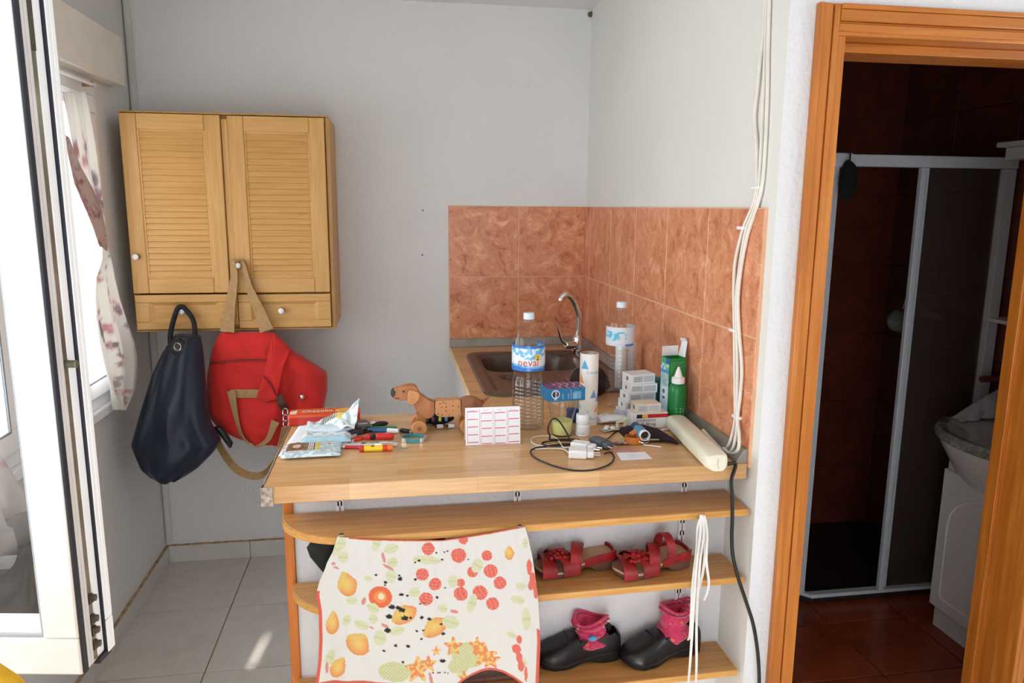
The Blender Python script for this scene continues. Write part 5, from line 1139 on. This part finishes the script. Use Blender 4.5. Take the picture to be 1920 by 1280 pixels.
# ---- paper and tobacco pouches
pa = solo('paper_sheet', MB().grid(lambda u, v: (-.30+.105*u+.022*v, 1.885+.275*v, .0008+.004*math.sin(u*3)*v), 12, 14), PAPER, 'white paper sheets lying under the foil pouches', 'paper', (0, 0, Z0), world=False, solid=.0008)
def pouch(lab, c, w_, d_, h_, rz, colf, seed, cr=1.0):
    p = thing('foil_pouch', lab, 'pouch', c, rz, 'pale blue foil pouches')
    def top(u, v):
        e = min(u, 1-u)*8; f = min(v, 1-v)*7; ee = min(1, e)*min(1, f)
        return (-w_/2+w_*u+.002*noise(v*9, seed), -d_/2+d_*v+.002*noise(u*9, seed+3), .0012+h_*ee**.7*(1+.25*cr*noise(u*6, v*6, seed))+.0015*cr*abs(noise(u*16, v*12, seed)))
    painted('front', top, 90, 60, colf, PRINTG, p)
    obj('back', MB().span((-w_/2+.002, -d_/2+.002, 0), (w_/2-.002, d_/2-.002, .0011)), mat('pouch_foil', (206, 222, 230), .3, var=.04), p, smooth=False)
    return p
def pc1(u, v):
    c = (178, 198, 208)
    if noise(u*14, v*10) > .22: c = (226, 236, 240)
    if v < .22: return c if noise(u*9, v*20) < .25 else (236, 242, 244)
    if .07 < u < .44 and v > .26:
        d = math.hypot((u-.24)/.17, (v-.60)/.26); return (206, 178, 160) if d < .45 else ((96, 70, 58) if d < .8 else (120, 98, 84))
    if .44 < u < .56 and v > .26: return (214, 212, 212) if int(u*90) % 3 else (72, 62, 62)
    if .56 < u < .64 and v > .26: return (222, 204, 106) if int(v*40) % 4 else (196, 178, 80)
    if .76 < u < .84 and .62 < v < .76: return (196, 142, 132)
    return c
pouch('pale blue foil tobacco pouch with a brown warning picture, nearest the front edge', (-.218, 1.908, Z0+.005), .148, .112, .008, .03, pc1, 1)
def pc2(u, v):
    if v < .25: return (170, 206, 220)
    return (222, 232, 238) if noise(u*9, v*7) > -.1 else (180, 196, 206)
pouch('pale blue foil pouch lying flat in the middle of the pile', (-.190, 2.005, Z0+.005), .135, .085, .013, .04, pc2, 5)
gp_ = thing('grey_booklet', 'grey and red printed booklet sticking out to the right under the pouches', 'booklet', (-.140, 1.985, Z0), -.10)
obj('pages', MB().span((-.03, -.055, 0), (.025, .075, .004)), CARDG, gp_, smooth=False); painted('cover', lambda u, v: (-.031+.057*u, -.056+.132*v, .0044), 30, 40, lambda u, v: (150, 34, 44) if .74 < u < .92 and v < .6 else ((178, 170, 170) if u < .8 else (206, 204, 206)), PRINT, gp_)
op_ = thing('opened_pouch', 'crumpled opened foil pouch with a raised pointed flap, behind the flat ones', 'pouch', (-.175, 2.065, Z0+.010))
def pfl(u, v):
    x = -.075+.135*u; y = -.035+.06*v+.012*math.sin(u*5); z = .012+.014*noise(u*4, v*3, 2)+.012*v+.060*u**2.2*v**1.2+.006*math.sin(u*9+v*4)
    return (x+.014*v, y, max(.0008, z))
def pc3(u, v):
    if v > .62 and .22 < u < .52: return (104, 98, 92) if int(u*60) % 3 else (216, 216, 216)
    if v > .55 and .52 < u < .68: return (216, 202, 110)
    return (226, 234, 238) if noise(u*8, v*6, 3) > -.15 else (172, 188, 198)
painted('flap', pfl, 60, 40, pc3, PRINTG, op_, solid=.0012)
obj('bag', MB().blob((-.01, -.02, .011), (.068, .026, .010), 20, 8, lambda d: 1+.15*noise(d.x*40, d.y*40)), mat('pouch_foil', (206, 220, 228), .3, var=.06), op_)
# ---- tools and odds and ends
ad = thing('black_adapter', 'black plastic clip gadget lying beside the biscuit packet', 'gadget', (-.108, 2.075, Z0), .25)
obj('body', MB().span((-.030, -.034, 0), (.010, .030, .015)), mat('charcoal_plastic', (52, 50, 52), .5), ad, bevel=.003); obj('lid', MB().span((-.006, -.020, .0152), (.034, .040, .022)), mat('grey_lid', (84, 82, 82), .5), ad, bevel=.002)
obj('jaw', MB().span((.0105, -.032, .003), (.042, -.012, .010)), BLACKP, ad, bevel=.002); obj('silver_print', MB().span((.002, -.008, .0222), (.028, .004, .0226)), CARDG, ad, smooth=False)
bc_ = thing('bottle_top', 'small black bottle top with white rim, behind the pens', 'cap', (-.046, 2.118, Z0), .3)
obj('top', MB().blob((0, 0, .0075), (.026, .013, .0075), 16, 8, lambda d: 1+.1*noise(d.x*60, d.y*60)), BLACKP, bc_); obj('rim', MB().blob((-.020, .004, .011), (.010, .008, .0055), 10, 6), WHITEP, bc_)
def pen(lab, a, b_, r, m, cap_m, name='pen'):
    p = thing(name, lab, 'pen', (a[0], a[1], Z0), group='pens on the worktop'); d = Vector((b_[0]-a[0], b_[1]-a[1], 0)); L = d.length; u_ = d/L; zc = Vector((0, 0, r))
    obj('barrel', MB().cyl(zc, zc+u_*L*.62, r*.9, r, 12), m, p); obj('cap', MB().cyl(zc+u_*L*.621, zc+u_*L, r, r*.92, 12), cap_m, p); obj('tip', MB().cyl(zc-u_*.006, zc, r*.3, r*.85, 10), WHITEP, p)
    return p
pen('slim green pen lying behind the blue marker', (-.085, 2.098), (.002, 2.085), .0042, mat('green_pen', (58, 148, 78), .4), mat('green_pen_cap', (48, 132, 66), .4))
pen('blue marker pen with a thick white cap', (-.076, 2.062), (.006, 2.040), .0075, mat('blue_pen', (52, 92, 148), .4), WHITEP, 'marker_pen')
pk_ = thing('red_penknife', 'red and black folding penknife beside the marker pen', 'knife', (-.047, 1.995, Z0), -.06)
obj('handle', MB().span((-.010, -.011, 0), (.040, .011, .017)), mat('red_scales', (206, 44, 48), .3), pk_, bevel=.007, seg=3); obj('grip', MB().span((-.022, -.010, .001), (-.0104, .010, .014)), BLACKP, pk_, bevel=.003); obj('pommel', MB().span((-.040, -.010, 0), (-.0224, .010, .016)), mat('red_pommel', (200, 52, 56), .3), pk_, bevel=.005, seg=3); obj('emblem', MB().box((.020, 0, .0172), (.010, .006, .0006)), mat('gold_print', (214, 168, 80), .4), pk_)
solo('red_disc', MB().lathe([(0, .006), (.013, .006), (.015, .004), (.015, 0), (0, 0)], 20, None, False), mat('red_lid', (200, 46, 24), .45), 'flat round red plastic disc lying left of the penknife', 'disc', (-.105, 2.0, Z0), world=False)
pl = thing('silver_pliers', 'small silver pliers lying behind the yellow screwdriver', 'pliers', (-.06, 1.938, Z0), -.12)
for s in (-1, 1): obj('handle', MB().tube(spl([(-.075, s*.002, .004), (-.03, s*.005, .005), (0, s*.004, .006), (.03, s*.010, .006), (.062, s*.006, .005)], 5), .0035, 8), CHROME, pl)
obj('joint', MB().cyl((-.028, 0, .0015), (-.028, 0, .009), .007, .007, 14), STEEL, pl)
obj('spring', MB().tube([(-.01+.0006*k, .004*math.cos(k*.9), .0075+.003*math.sin(k*.9)) for k in range(40)], .0009, 5), STEEL, pl)
pen('thin red and white pen with violet tip beside the foil pouch', (-.135, 1.925), (-.075, 1.912), .0048, mat('red_pen', (196, 44, 54), .4), mat('violet_pen', (126, 96, 180), .4))
sd = thing('yellow_screwdriver', 'screwdriver with yellow and red striped handle, nearest of the tools', 'screwdriver', (-.054, 1.893, Z0), -.02); rs_h = .0085
zz = rs_h
obj('handle', MB().cyl((-.030, 0, zz), (.018, 0, zz), rs_h, rs_h, 20), mat('yellow_handle', (240, 204, 44), .35), sd, bevel=.001); obj('butt', MB().cyl((-.042, 0, zz), (-.0302, 0, zz), rs_h*.95, rs_h, 20), mat('red_butt', (210, 48, 32), .35), sd, bevel=.001)
obj('collar', MB().cyl((.0182, 0, zz), (.030, 0, zz), rs_h, rs_h, 20), mat('red_collar', (214, 54, 30), .35), sd, bevel=.001); obj('nose', MB().cyl((.0302, 0, zz), (.044, 0, zz), rs_h, rs_h*.9, 20), mat('orange_nose', (236, 116, 44), .35), sd, bevel=.001)
obj('shaft', MB().cyl((.0442, 0, zz), (.082, 0, zz*.5), .0016, .0014, 8), STEEL, sd); obj('print', MB().blob((-.008, -.004, zz+.0072), (.005, .003, .0012), 10, 5), BLACKP, sd)
# ---- medicine cartons
def carton(lab, c, s, rz, m=CARD, panels=True, top=None):
    b = thing('medicine_carton', lab, 'carton', c, rz, 'stacked medicine cartons'); w_, d_, h_ = s
    obj('carton', MB().span((-w_/2, -d_/2, 0), (w_/2, d_/2, h_)), m, b, bevel=.0006)
    if panels:
        for i, (x0, x1) in enumerate(((-.42, -.02), (.02, .44))): obj('text_panel', MB().span((w_*x0, -d_/2-.0004, h_*.2), (w_*x1, -d_/2-.0001, h_*.82)), CARDG if i else mat('print_grey', (198, 200, 204), .6), b, smooth=False)
        for k in range(4): obj('text_line', MB().span((-w_*.40, -d_/2-.0006, h_*(.3+.13*k)), (-w_*(.06+.05*(k % 2)), -d_/2-.0004, h_*(.335+.13*k))), INKG, b, smooth=False)
        obj('code_mark', MB().span((-w_/2-.0004, -.008, h_*.3), (-w_/2-.0001, .004, h_*.7)), INKG, b, smooth=False)
    return b
sx, sy = .747, 2.125; zk = Z0
for i, (dx, dy, w_, h_, rz, lab) in enumerate(((-.022, .0, .095, .026, .10, 'white medicine carton at the foot of the stack of five by the tiles'), (-.016, .004, .092, .026, .06, 'white medicine carton second from the foot of the stack of five'), (-.010, .006, .092, .026, .14, 'white medicine carton in the middle of the stack of five'), (-.006, .002, .090, .028, .08, 'white medicine carton second from the top of the stack of five'), (-.010, .004, .080, .029, .20, 'white medicine carton on top of the stack of five'))):
    carton(lab, (sx+dx, sy+dy, zk), (w_, .06, h_), rz); zk += h_+.0003
pd_ = thing('prednisone_carton', 'white carton with black, yellow and red band, in front of the stacked cartons', 'carton', (.730, 2.020, Z0), .035); PW, PH = .108, .046
obj('carton', MB().span((-PW/2, -.026, 0), (PW/2, .026, PH)), CARD, pd_, bevel=.0006)
for x0, x1, k, nm in ((-.042, -.025, (30, 32, 28), 'black_band'), (-.0249, -.008, (236, 186, 84), 'yellow_band'), (-.0079, .0535, (184, 30, 34), 'red_band')): obj(nm, MB().span((x0, -.0265, .031), (x1, -.0261, .0425)), mat(nm, k, .5), pd_, smooth=False)
text('lettering', 'prednisone', .0145, mat('violet_ink', (128, 84, 112), .6), pd_, lambda x, y: (-.042+x*.9, -.0266, .0205+y)); text('lettering', 'orifa 30 mg', .0140, INK, pd_, lambda x, y: (-.040+x*.88, -.0267, .008+y))
text('lettering', 'pfizer', .0058, INKW, pd_, lambda x, y: (.034+x, -.0269, .036+y)) if False else None
carton('white carton with beige top lying on the banded carton', (.724, 2.018, Z0+PH+.0004), (.074, .05, .027), .03, mat('beige_card', (224, 212, 190), .6))
tc = thing('teal_beaker', 'teal plastic beaker squeezed between the white cartons and the green carton', 'beaker', (.815, 2.125+.05, Z0))
obj('body', MB().lathe([(0, 0), (.026, 0), (.029, .004), (.031, .10), (.031, .103), (.029, .103), (.027, .006), (0, .005)], 28, None, False), mat('teal_plastic', (58, 120, 136), .35), tc); obj('rim_ring', MB().tube([(.031*math.cos(a), .031*math.sin(a), .098) for a in [k*math.pi/14 for k in range(28)]], .0015, 6, True), mat('teal_rim', (70, 134, 150), .35), tc); obj('filling', MB().blob((0, 0, .099), (.0285, .0285, .010), 20, 8), mat('teal_cloth', (66, 132, 148), .8), tc)
# ---- green carton with open flap, green squeeze bottle in front
gc = thing('green_carton', 'tall green carton with an opened white flap, against the tiles', 'carton', (.829, 2.082, Z0), .17); gw, gd, gh = .056, .046, .192
GREEN = mat('green_card', (28, 132, 62), .45, var=.03)
b = MB(); t_ = .0006
for a, c in (((-gw/2, -gd/2, 0), (gw/2, -gd/2+t_, gh)), ((-gw/2, gd/2-t_, 0), (gw/2, gd/2, gh)), ((-gw/2, -gd/2+t_, 0), (-gw/2+t_, gd/2-t_, gh)), ((gw/2-t_, -gd/2+t_, 0), (gw/2, gd/2-t_, gh)), ((-gw/2+t_, -gd/2+t_, 0), (gw/2-t_, gd/2-t_, t_))): b.span(a, c)
obj('carton', b, GREEN, gc, smooth=False)
def sid(u, v):
    if v > .9: return (76, 160, 104) if u < .6 else (40, 96, 170)
    if v > .80: return (96, 176, 150) if noise(u*5, v*20) > 0 else (186, 214, 220)
    if .76 < v: return (60, 130, 200)
    if v > .55: return (150, 176, 190) if noise(u*4, v*15) > -.1 else (176, 206, 190)
    if math.hypot((u-.45)/.32, (v-.46)/.06) < 1: return (226, 232, 232) if math.hypot((u-.45)/.18, (v-.46)/.035) > 1 else (96, 108, 104)
    if .3 < u < .62 and .34 < v < .38: return (70, 74, 76)
    if v < .12: return (40, 110, 190) if u > .5 else (200, 222, 230)
    return (196, 222, 232)
painted('side_print', lambda u, v: (-gw/2-.0005, gd/2-gd*u, gh*v), 30, 110, sid, PRINT, gc)
for k in range(16): obj('text_line', MB().span((-gw*.42, -gd/2-.0004, gh*(.93-.022*k)), (gw*(.40-.12*((k*7) % 3)), -gd/2-.0001, gh*(.937-.022*k))), mat('pale_green_print', (96, 178, 118), .6) if k == 0 else bpy.data.materials['pale_green_print'], gc, smooth=False)
fl2 = MB(); fl2.span((-gw/2+.001, gd/2-.001, gh), (gw/2-.001, gd/2-.0003, gh+.030)); obj('rear_flap', fl2, CARD, gc, smooth=False)
fl3 = MB().add([(gw/2-.001, -gd/2+.004, gh), (gw/2-.001, gd/2-.004, gh), (gw/2+.008, gd/2-.006, gh+.042), (gw/2+.008, -gd/2+.010, gh+.046), (gw/2+.0, -gd/2+.010, gh+.058), (gw/2+.0, gd/2-.006, gh+.054)], [(0, 1, 2, 3), (3, 2, 5, 4)]); obj('side_flap', fl3, CARD, gc, smooth=False, solid=.0006)
gb = thing('green_squeeze_bottle', 'green squeeze bottle with a white pointed nozzle, in front of the green carton', 'bottle', (.822, 2.022, Z0))
obj('body', MB().rings([[(.027*r*math.cos(a), .021*r*math.sin(a), z) for a in [2*math.pi*k/28 for k in range(28)]] for r, z in ((.85, 0), (1, .004), (1, .100), (.97, .112), (.80, .122), (.55, .126))]), mat('green_plastic', (22, 124, 62), .28, var=.03), gb)
obj('collar', MB().lathe([(0, .126), (.019, .126), (.0195, .129), (.019, .142), (.013, .146), (0, .146)], 24, None, False), WHITEP, gb); obj('nozzle', MB().lathe([(.012, .1455), (.0105, .152), (.006, .166), (.0025, .174), (0, .175)], 20, None, False), WHITEP, gb)
text('lettering', 'lll', .022, mat('pale_green_ink', (140, 206, 160), .5), gb, lambda x, y: (.0275*math.sin(-.75+(y)/.027+.35), -.0215*math.cos(-.75+y/.027+.35), .030+x*1.9))
text('lettering', 'll llll l', .010, bpy.data.materials['pale_green_ink'], gb, lambda x, y: (.0275*math.sin(-.05+(y)/.027+.35), -.0215*math.cos(-.05+y/.027+.35), .030+x*1.5))
# ---- leaflet, tissue packet, blue box, blister, clip
tp = thing('tissue_packet', 'white crumpled packet lying behind the pill bottle', 'packet', (.640, 2.075, Z0), .1)
obj('packet', MB().rings([[(x, -.03+.06*k/11 if False else .03*math.cos(a)*s, .011*h_+.011*h_*math.sin(a)) for a in [2*math.pi*q/16 for q in range(16)] for k in (0,)] for x, s, h_ in ((-.048, .5, .15), (-.044, .9, .8), (-.02, 1, 1.15), (.015, 1, 1), (.042, .85, .8), (.047, .4, .2))]), PAPER, tp); obj('tear_strip', MB().box((-.006, 0, .0245), (.05, .006, .001)), mat('dull_tan_print', (190, 164, 146), .6), tp)
lf = solo('folded_leaflet', MB().grid(lambda u, v: (-.030+.062*u+.006*v, .010-.020*v+.008*math.cos(u*4), .0015+.030*v+.016*abs(u-.5)*v+.003*math.sin(v*11)), 14, 18), mat('printed_leaflet', (206, 210, 222), .8, var=.08, scale=160), 'folded grey-white leaflet standing open before the cartons', 'leaflet', (.680, 2.09, Z0), world=False, solid=.0008)
db = thing('dark_blue_box', 'small dark blue box standing behind the tumbler', 'box', (.522, 2.09, Z0), .2)
obj('box', MB().span((-.016, -.012, 0), (.016, .012, .040)), mat('dark_blue_card', (24, 44, 110), .4), db, bevel=.001); obj('lid_edge', MB().span((-.0165, -.0125, .030), (.0165, .0125, .0405)), mat('dark_blue_lid', (30, 52, 122), .4), db, bevel=.001)
bs_ = thing('blister_strip', 'silver blister strip with round white tablets', 'blister pack', (.612, 1.990, Z0), .15)
obj('foil', MB().grid(lambda u, v: (-.030+.06*u, -.018+.032*v, .0015+.004*math.sin(u*3)), 10, 6), mat('blister_foil', (196, 198, 198), .25, .6, .1), bs_, solid=.001)
for x, y in ((-.018, -.006), (.002, -.006), (-.010, .006)): obj('tablet', MB().blob((x, y, .0085), (.008, .008, .0052), 14, 8), WHITEP, bs_)
cl_ = thing('cream_clip', 'small cream plastic clip standing between the blister strip and the cartons', 'clip', (.650, 2.005, Z0), .3)
b = MB(); b.span((-.020, -.004, 0), (-.015, .004, .020)); b.span((.006, -.004, 0), (.013, .004, .024)); obj('leg', MB().span((-.020, -.004, 0), (-.014, .004, .018)), CREAMP, cl_, bevel=.001); obj('leg', MB().span((.006, -.004, 0), (.013, .004, .018)), CREAMP, cl_, bevel=.001); obj('bridge', MB().span((-.020, -.004, .0182), (.013, .004, .022)), CREAMP, cl_, bevel=.001); obj('knob', MB().blob((.010, 0, .0265), (.007, .005, .0048), 10, 6), mat('pale_yellow', (226, 222, 170), .5), cl_)
# ---- purse with inhaler, keys, receipt
ps_ = solo('dark_purple_purse', MB().rings([[(x, y0_+(y1_-y0_)*(.5-.5*math.cos(a)), .011*h_+.011*h_*math.sin(a)*1.0) for a in [2*math.pi*q/20 for q in range(20)]] for x, y0_, y1_, h_ in ((-.060, -.02, .052, .1), (-.050, -.04, .058, .7), (-.02, -.055, .06, 1.0), (.015, -.070, .058, 1.0), (.045, -.085, .030, .8), (.062, -.095, -.045, .5), (.068, -.09, -.07, .15))]), mat('dark_purple_cloth', (34, 16, 30), .9, bmp=.3), 'dark purple cloth purse lying under the blue inhaler', 'purse', (.690, 1.928, Z0), world=False)
obj('loop', MB().tube([(.066, -.085, .004), (.080, -.080, .002), (.084, -.066, .002), (.076, -.060, .002)], .001, 6), mat('gold_loop', (170, 140, 80), .4, .5), ps_)
ia_, ib_ = Vector((0.669,1.962,0.989)), Vector((0.665,1.834,0.989)); ID = ib_-ia_; IC = tuple(ia_.lerp(ib_, .52)-Vector((0, 0, .0125-.004)))
ih = thing('blue_inhaler', 'blue inhaler with dark blue canister end, lying on the purple purse', 'inhaler', IC, 0, tilt=(0, 0, math.atan2(ID.y, ID.x)))
M = Matrix.Rotation(math.pi/2, 4, 'Y')
obj('canister', MB().cyl((-.052, 0, .0125), (-.018, 0, .0125), .0125, .0125, 20), mat('dark_blue_plastic', (34, 60, 104), .35), ih, bevel=.002); obj('body', MB().rings([[(x, w_*sup(a, .7), .0125+.0125*s_*sup(a-math.pi/2, .7)) for a in [2*math.pi*q/24 for q in range(24)]] for x, w_, s_ in ((-.0178, .0135, 1), (.020, .014, 1.0), (.030, .015, 1.0), (.034, .0145, .95))]), mat('sky_blue_plastic', (74, 152, 186), .35), ih)
obj('mouthpiece', MB().lathe([(.0115, .034), (.0145, .034), (.0145, .046), (.0125, .046), (.0115, .036), (0, .036)], 22, Matrix.Translation((0, 0, .0135)) @ M, False), WHITEP, ih); obj('mouth_hole', MB().lathe([(0, .0365), (.0112, .0365), (.0112, .0368), (0, .0368)], 18, Matrix.Translation((0, 0, .0135)) @ M, False), BLACKP, ih)
kr = thing('key_bunch', 'bunch of keys with an orange leather ring and silver rings', 'keys', (.640, 1.868, Z0), .1)
OL = mat('orange_leather', (196, 112, 46), .45, var=.08)
obj('leather_ring', MB().rings([[((r)*math.cos(a), r*.8*math.sin(a), z) for r, z in ((.022, .002), (.026, .002), (.0255, .020), (.0225, .020), (.022, .002))] for a in [2*math.pi*k/30 for k in range(31)]], False), OL, kr)
obj('leather_strap', MB().ribbon(spl([(.0, .02, .018), (.018, .022, .026), (.038, .012, .022), (.046, -.004, .012)], 6), .016, .0025, (0, 1, .4)), OL, kr)
for x, y, r, tz in ((.022, -.012, .016, .5), (.026, -.008, .013, -.3)): obj('split_ring', MB().tube([(x+r*math.cos(a), y+r*.8*math.sin(a), .012+tz*.012*math.sin(a)) for a in [2*math.pi*k/24 for k in range(24)]], .0016, 6, True), CHROME, kr)
for i, (a, L) in enumerate(((2.9, .045), (3.3, .05), (3.7, .04), (5.9, .040))):
    d = Vector((math.cos(a), math.sin(a)*.6, 0)); p = Vector((-.004 if a < 5 else .03, -.008, .005+.0015*i)); k_ = MB().cyl(p, p+d*L, .003, .0022, 8); k_.blob(p+d*.006, (.009, .007, .0012), 12, 4); obj('key', k_, STEEL if i % 2 else CHROME, kr)
obj('key_fob', MB().rings([[(x, -.002+.010*math.cos(a)*s, .004+.003*math.sin(a)*s) for a in [2*math.pi*q/12 for q in range(12)]] for x, s in ((-.062, .3), (-.055, 1), (-.030, 1), (-.024, .4))]), mat('mauve_fob', (140, 84, 92), .5), kr)
rt2 = MB().add([(0.568,1.792,0.970), (0.563,1.734,0.970), (0.646,1.735,0.970), (0.645,1.790,0.970)], [(0, 1, 2, 3)])
o = solo('receipt', rt2, PAPER, 'small white receipt lying in front of the keys', 'receipt', (0.608,1.761,0.970), smooth=False, solid=.0006)
for k in range(3): obj('print_line', MB().span((-.020, -.012+.010*k, .0005), (.018-.006*k, -.0105+.010*k, .0007)), mat('faint_print', (196, 198, 206), .8), o, smooth=False)
ts = solo('torn_slip', MB().add([(0.557,1.823,0.970), (0.570,1.778,0.970), (0.627,1.796,0.970), (0.617,1.833,0.970)], [(0, 1, 2, 3)]), mat('pinkish_slip', (196, 140, 132), .7), 'pinkish slip of paper lying half under the keys', 'slip', (0.590,1.806,0.970), smooth=False, solid=.0005)
solo('white_stick', MB().cyl((0.659,1.841,0.972), (0.700,1.817,0.972), .0016, .0016, 8), WHITEP, 'thin white plastic stick beside the purple purse', 'stick', (0.678,1.829,0.972))
# ---- chargers and their leads
def charger(name, lab, c, rz, m, pins=True):
    t = thing(name, lab, 'charger', c, rz)
    obj('body', MB().span((-.034, -.017, 0), (.012, .017, .022)), m, t, bevel=.004, seg=3); obj('plug_neck', MB().span((.0122, -.014, .002), (.030, .014, .019)), m, t, bevel=.003)
    for y in (-.0085, .0085): obj('pin', MB().cyl((.030, y, .0105), (.047, y, .0105), .0021, .0021, 8), CHROME, t)
    return t
chw = charger('white_charger', 'white phone charger nearest the front, with its pins towards the receipt', (.470, 1.772, Z0), -.25, WHITEP)
chw2 = charger('white_charger', 'second white charger lying just behind the nearer white one', (.490, 1.826, Z0), -.62, WHITEP)
chg = charger('grey_charger', 'slate grey phone charger lying beside the white ones', (.543, 1.848, Z0), -1.05, GREYP)
def lead(name, lab, pts, r, m, par=None):
    o = solo(name, MB().tube(spl(pts, 8), r, 8), m, lab, 'cable', pts[0]); return o
z_ = .9722
w_l = lead('white_charging_cable', 'thin white charging cable looping to the left of the chargers', [(0.438,1.775,0.980), (0.433,1.827,0.975), (0.399,1.842,0.973), (0.361,1.846,0.972), (0.357,1.855,0.972), (0.376,1.871,0.972), (0.420,1.869,0.972), (0.433,1.849,0.975), (0.402,1.853,0.975), (0.371,1.880,0.972), (0.364,1.914,0.972), (0.376,1.946,0.972), (0.408,1.956,0.972), (0.435,1.938,0.972), (0.435,1.872,0.978), (0.433,1.825,0.981), (0.459,1.821,0.981), (0.474,1.794,0.982)], .0017, CABLE)
bl_ = lead('black_charging_cable', 'black charging cable in a wide loop around the chargers', [(0.532,1.780,0.974), (0.553,1.793,0.972), (0.549,1.751,0.972), (0.524,1.706,0.972), (0.477,1.674,0.972), (0.430,1.673,0.972), (0.390,1.705,0.972), (0.355,1.762,0.972), (0.344,1.813,0.972), (0.356,1.843,0.974), (0.394,1.854,0.976), (0.448,1.865,0.976), (0.479,1.844,0.977), (0.491,1.823,0.979)], .0021, BLACKR)
b2_ = lead('black_cable', 'black cable with a high arch in front of the tumbler', [(0.503,1.827,0.980), (0.480,1.878,0.977), (0.439,1.893,0.977), (0.400,1.903,0.972), (0.389,1.886,0.972), (0.402,1.841,0.980), (0.464,1.841,0.980), (0.491,1.859,0.979), (0.492,1.895,0.977), (0.457,1.906,0.976), (0.415,1.905,0.977), (.412, 1.895, .990), (0.405,1.892,1.010), (0.413,1.890,1.036), (0.427,1.888,1.040), (0.441,1.886,1.025), (0.456,1.884,1.000), (0.463,1.869,0.983), (0.467,1.835,0.984)], .0021, BLACKR)
b3_ = lead('black_earphone_cord', 'short black cord curling between the grey charger and the keys', [(0.526,1.868,0.972), (0.559,1.901,0.972), (0.574,1.890,0.972), (0.569,1.862,0.972), (0.548,1.823,0.974), (0.544,1.848,0.972), (0.554,1.875,0.976), (0.576,1.896,0.976), (0.607,1.949,0.972), (0.633,1.982,0.972)], .0019, BLACKR)
# ---- cream power strip, black plug and hanging cord
pw = thing('power_strip', 'cream plastic power strip lying across the front edge of the worktop', 'power strip', (.790, 1.812, Z0), math.atan2(.36, .030)); 
b = MB().rings([[(x, w_*sup(a, .55), .021*h_+.021*h_*sup(a-math.pi/2, .6)) for a in [2*math.pi*q/28 for q in range(28)]] for x, w_, h_ in ((-.186, .018, .72), (-.180, .025, .94), (-.165, .030, 1.0), (.0, .031, 1.02), (.160, .030, 1.0), (.176, .025, .92), (.182, .017, .7))])
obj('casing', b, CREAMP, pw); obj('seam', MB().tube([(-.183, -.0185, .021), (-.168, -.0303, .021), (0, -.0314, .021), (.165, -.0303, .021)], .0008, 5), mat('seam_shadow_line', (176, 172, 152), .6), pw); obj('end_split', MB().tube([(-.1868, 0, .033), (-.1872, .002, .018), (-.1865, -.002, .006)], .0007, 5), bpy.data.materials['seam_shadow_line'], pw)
pg_ = thing('black_power_cord', 'black power cord plugged by the power strip and hanging down past the shelves', 'cord', (0.840,1.827,0.980))
PA = Vector((0.840,1.827,0.980))
obj('plug', MB().tube([(0.829,1.830,0.984), (0.827,1.798,0.984), (0.815,1.741,0.984)], lambda t: .011-.003*t, 12), BLACKR, pg_, PA)
obj('cord', MB().tube(spl([(0.815,1.741,0.984), (0.814,1.702,0.976), (0.804,1.655,0.976), (.838, 1.6635, .972), (0.818,1.640,0.939), (0.817,1.628,0.902), (0.817,1.620,0.849), (0.817,1.616,0.795), (0.822,1.612,0.747), (0.839,1.610,0.689), (0.862,1.610,0.629), (0.887,1.610,0.561), (0.903,1.610,0.492), (0.913,1.610,0.423), (0.919,1.608,0.347), (.935, 1.60, .20), (.93, 1.585, .02), (.97, 1.50, .006)], 8), .0046, 10), BLACKR, pg_, PA)
sc_ = lead('white_flex', 'short white flex end showing left of the power strip', [(0.734,1.935,0.972), (0.758,1.960,0.973), (0.779,1.969,0.974), (0.791,1.966,0.976)], .0030, CABLE)
# ---- dark cloth and bits on the drainer
dc = (0.626,2.157,0.980)
solo('dark_cloth', MB().blob((0, 0, .047), (.066, .085, .046), 22, 14, lambda d: 1+.22*noise(d.x*26, d.y*22, d.z*30)), mat('dark_brown_cloth', (40, 28, 26), .95, var=.15, bmp=.4), 'dark brown cloth bundled on the worktop at the near end of the sink', 'cloth', (.652, 2.368, ZC+.0105), world=False)
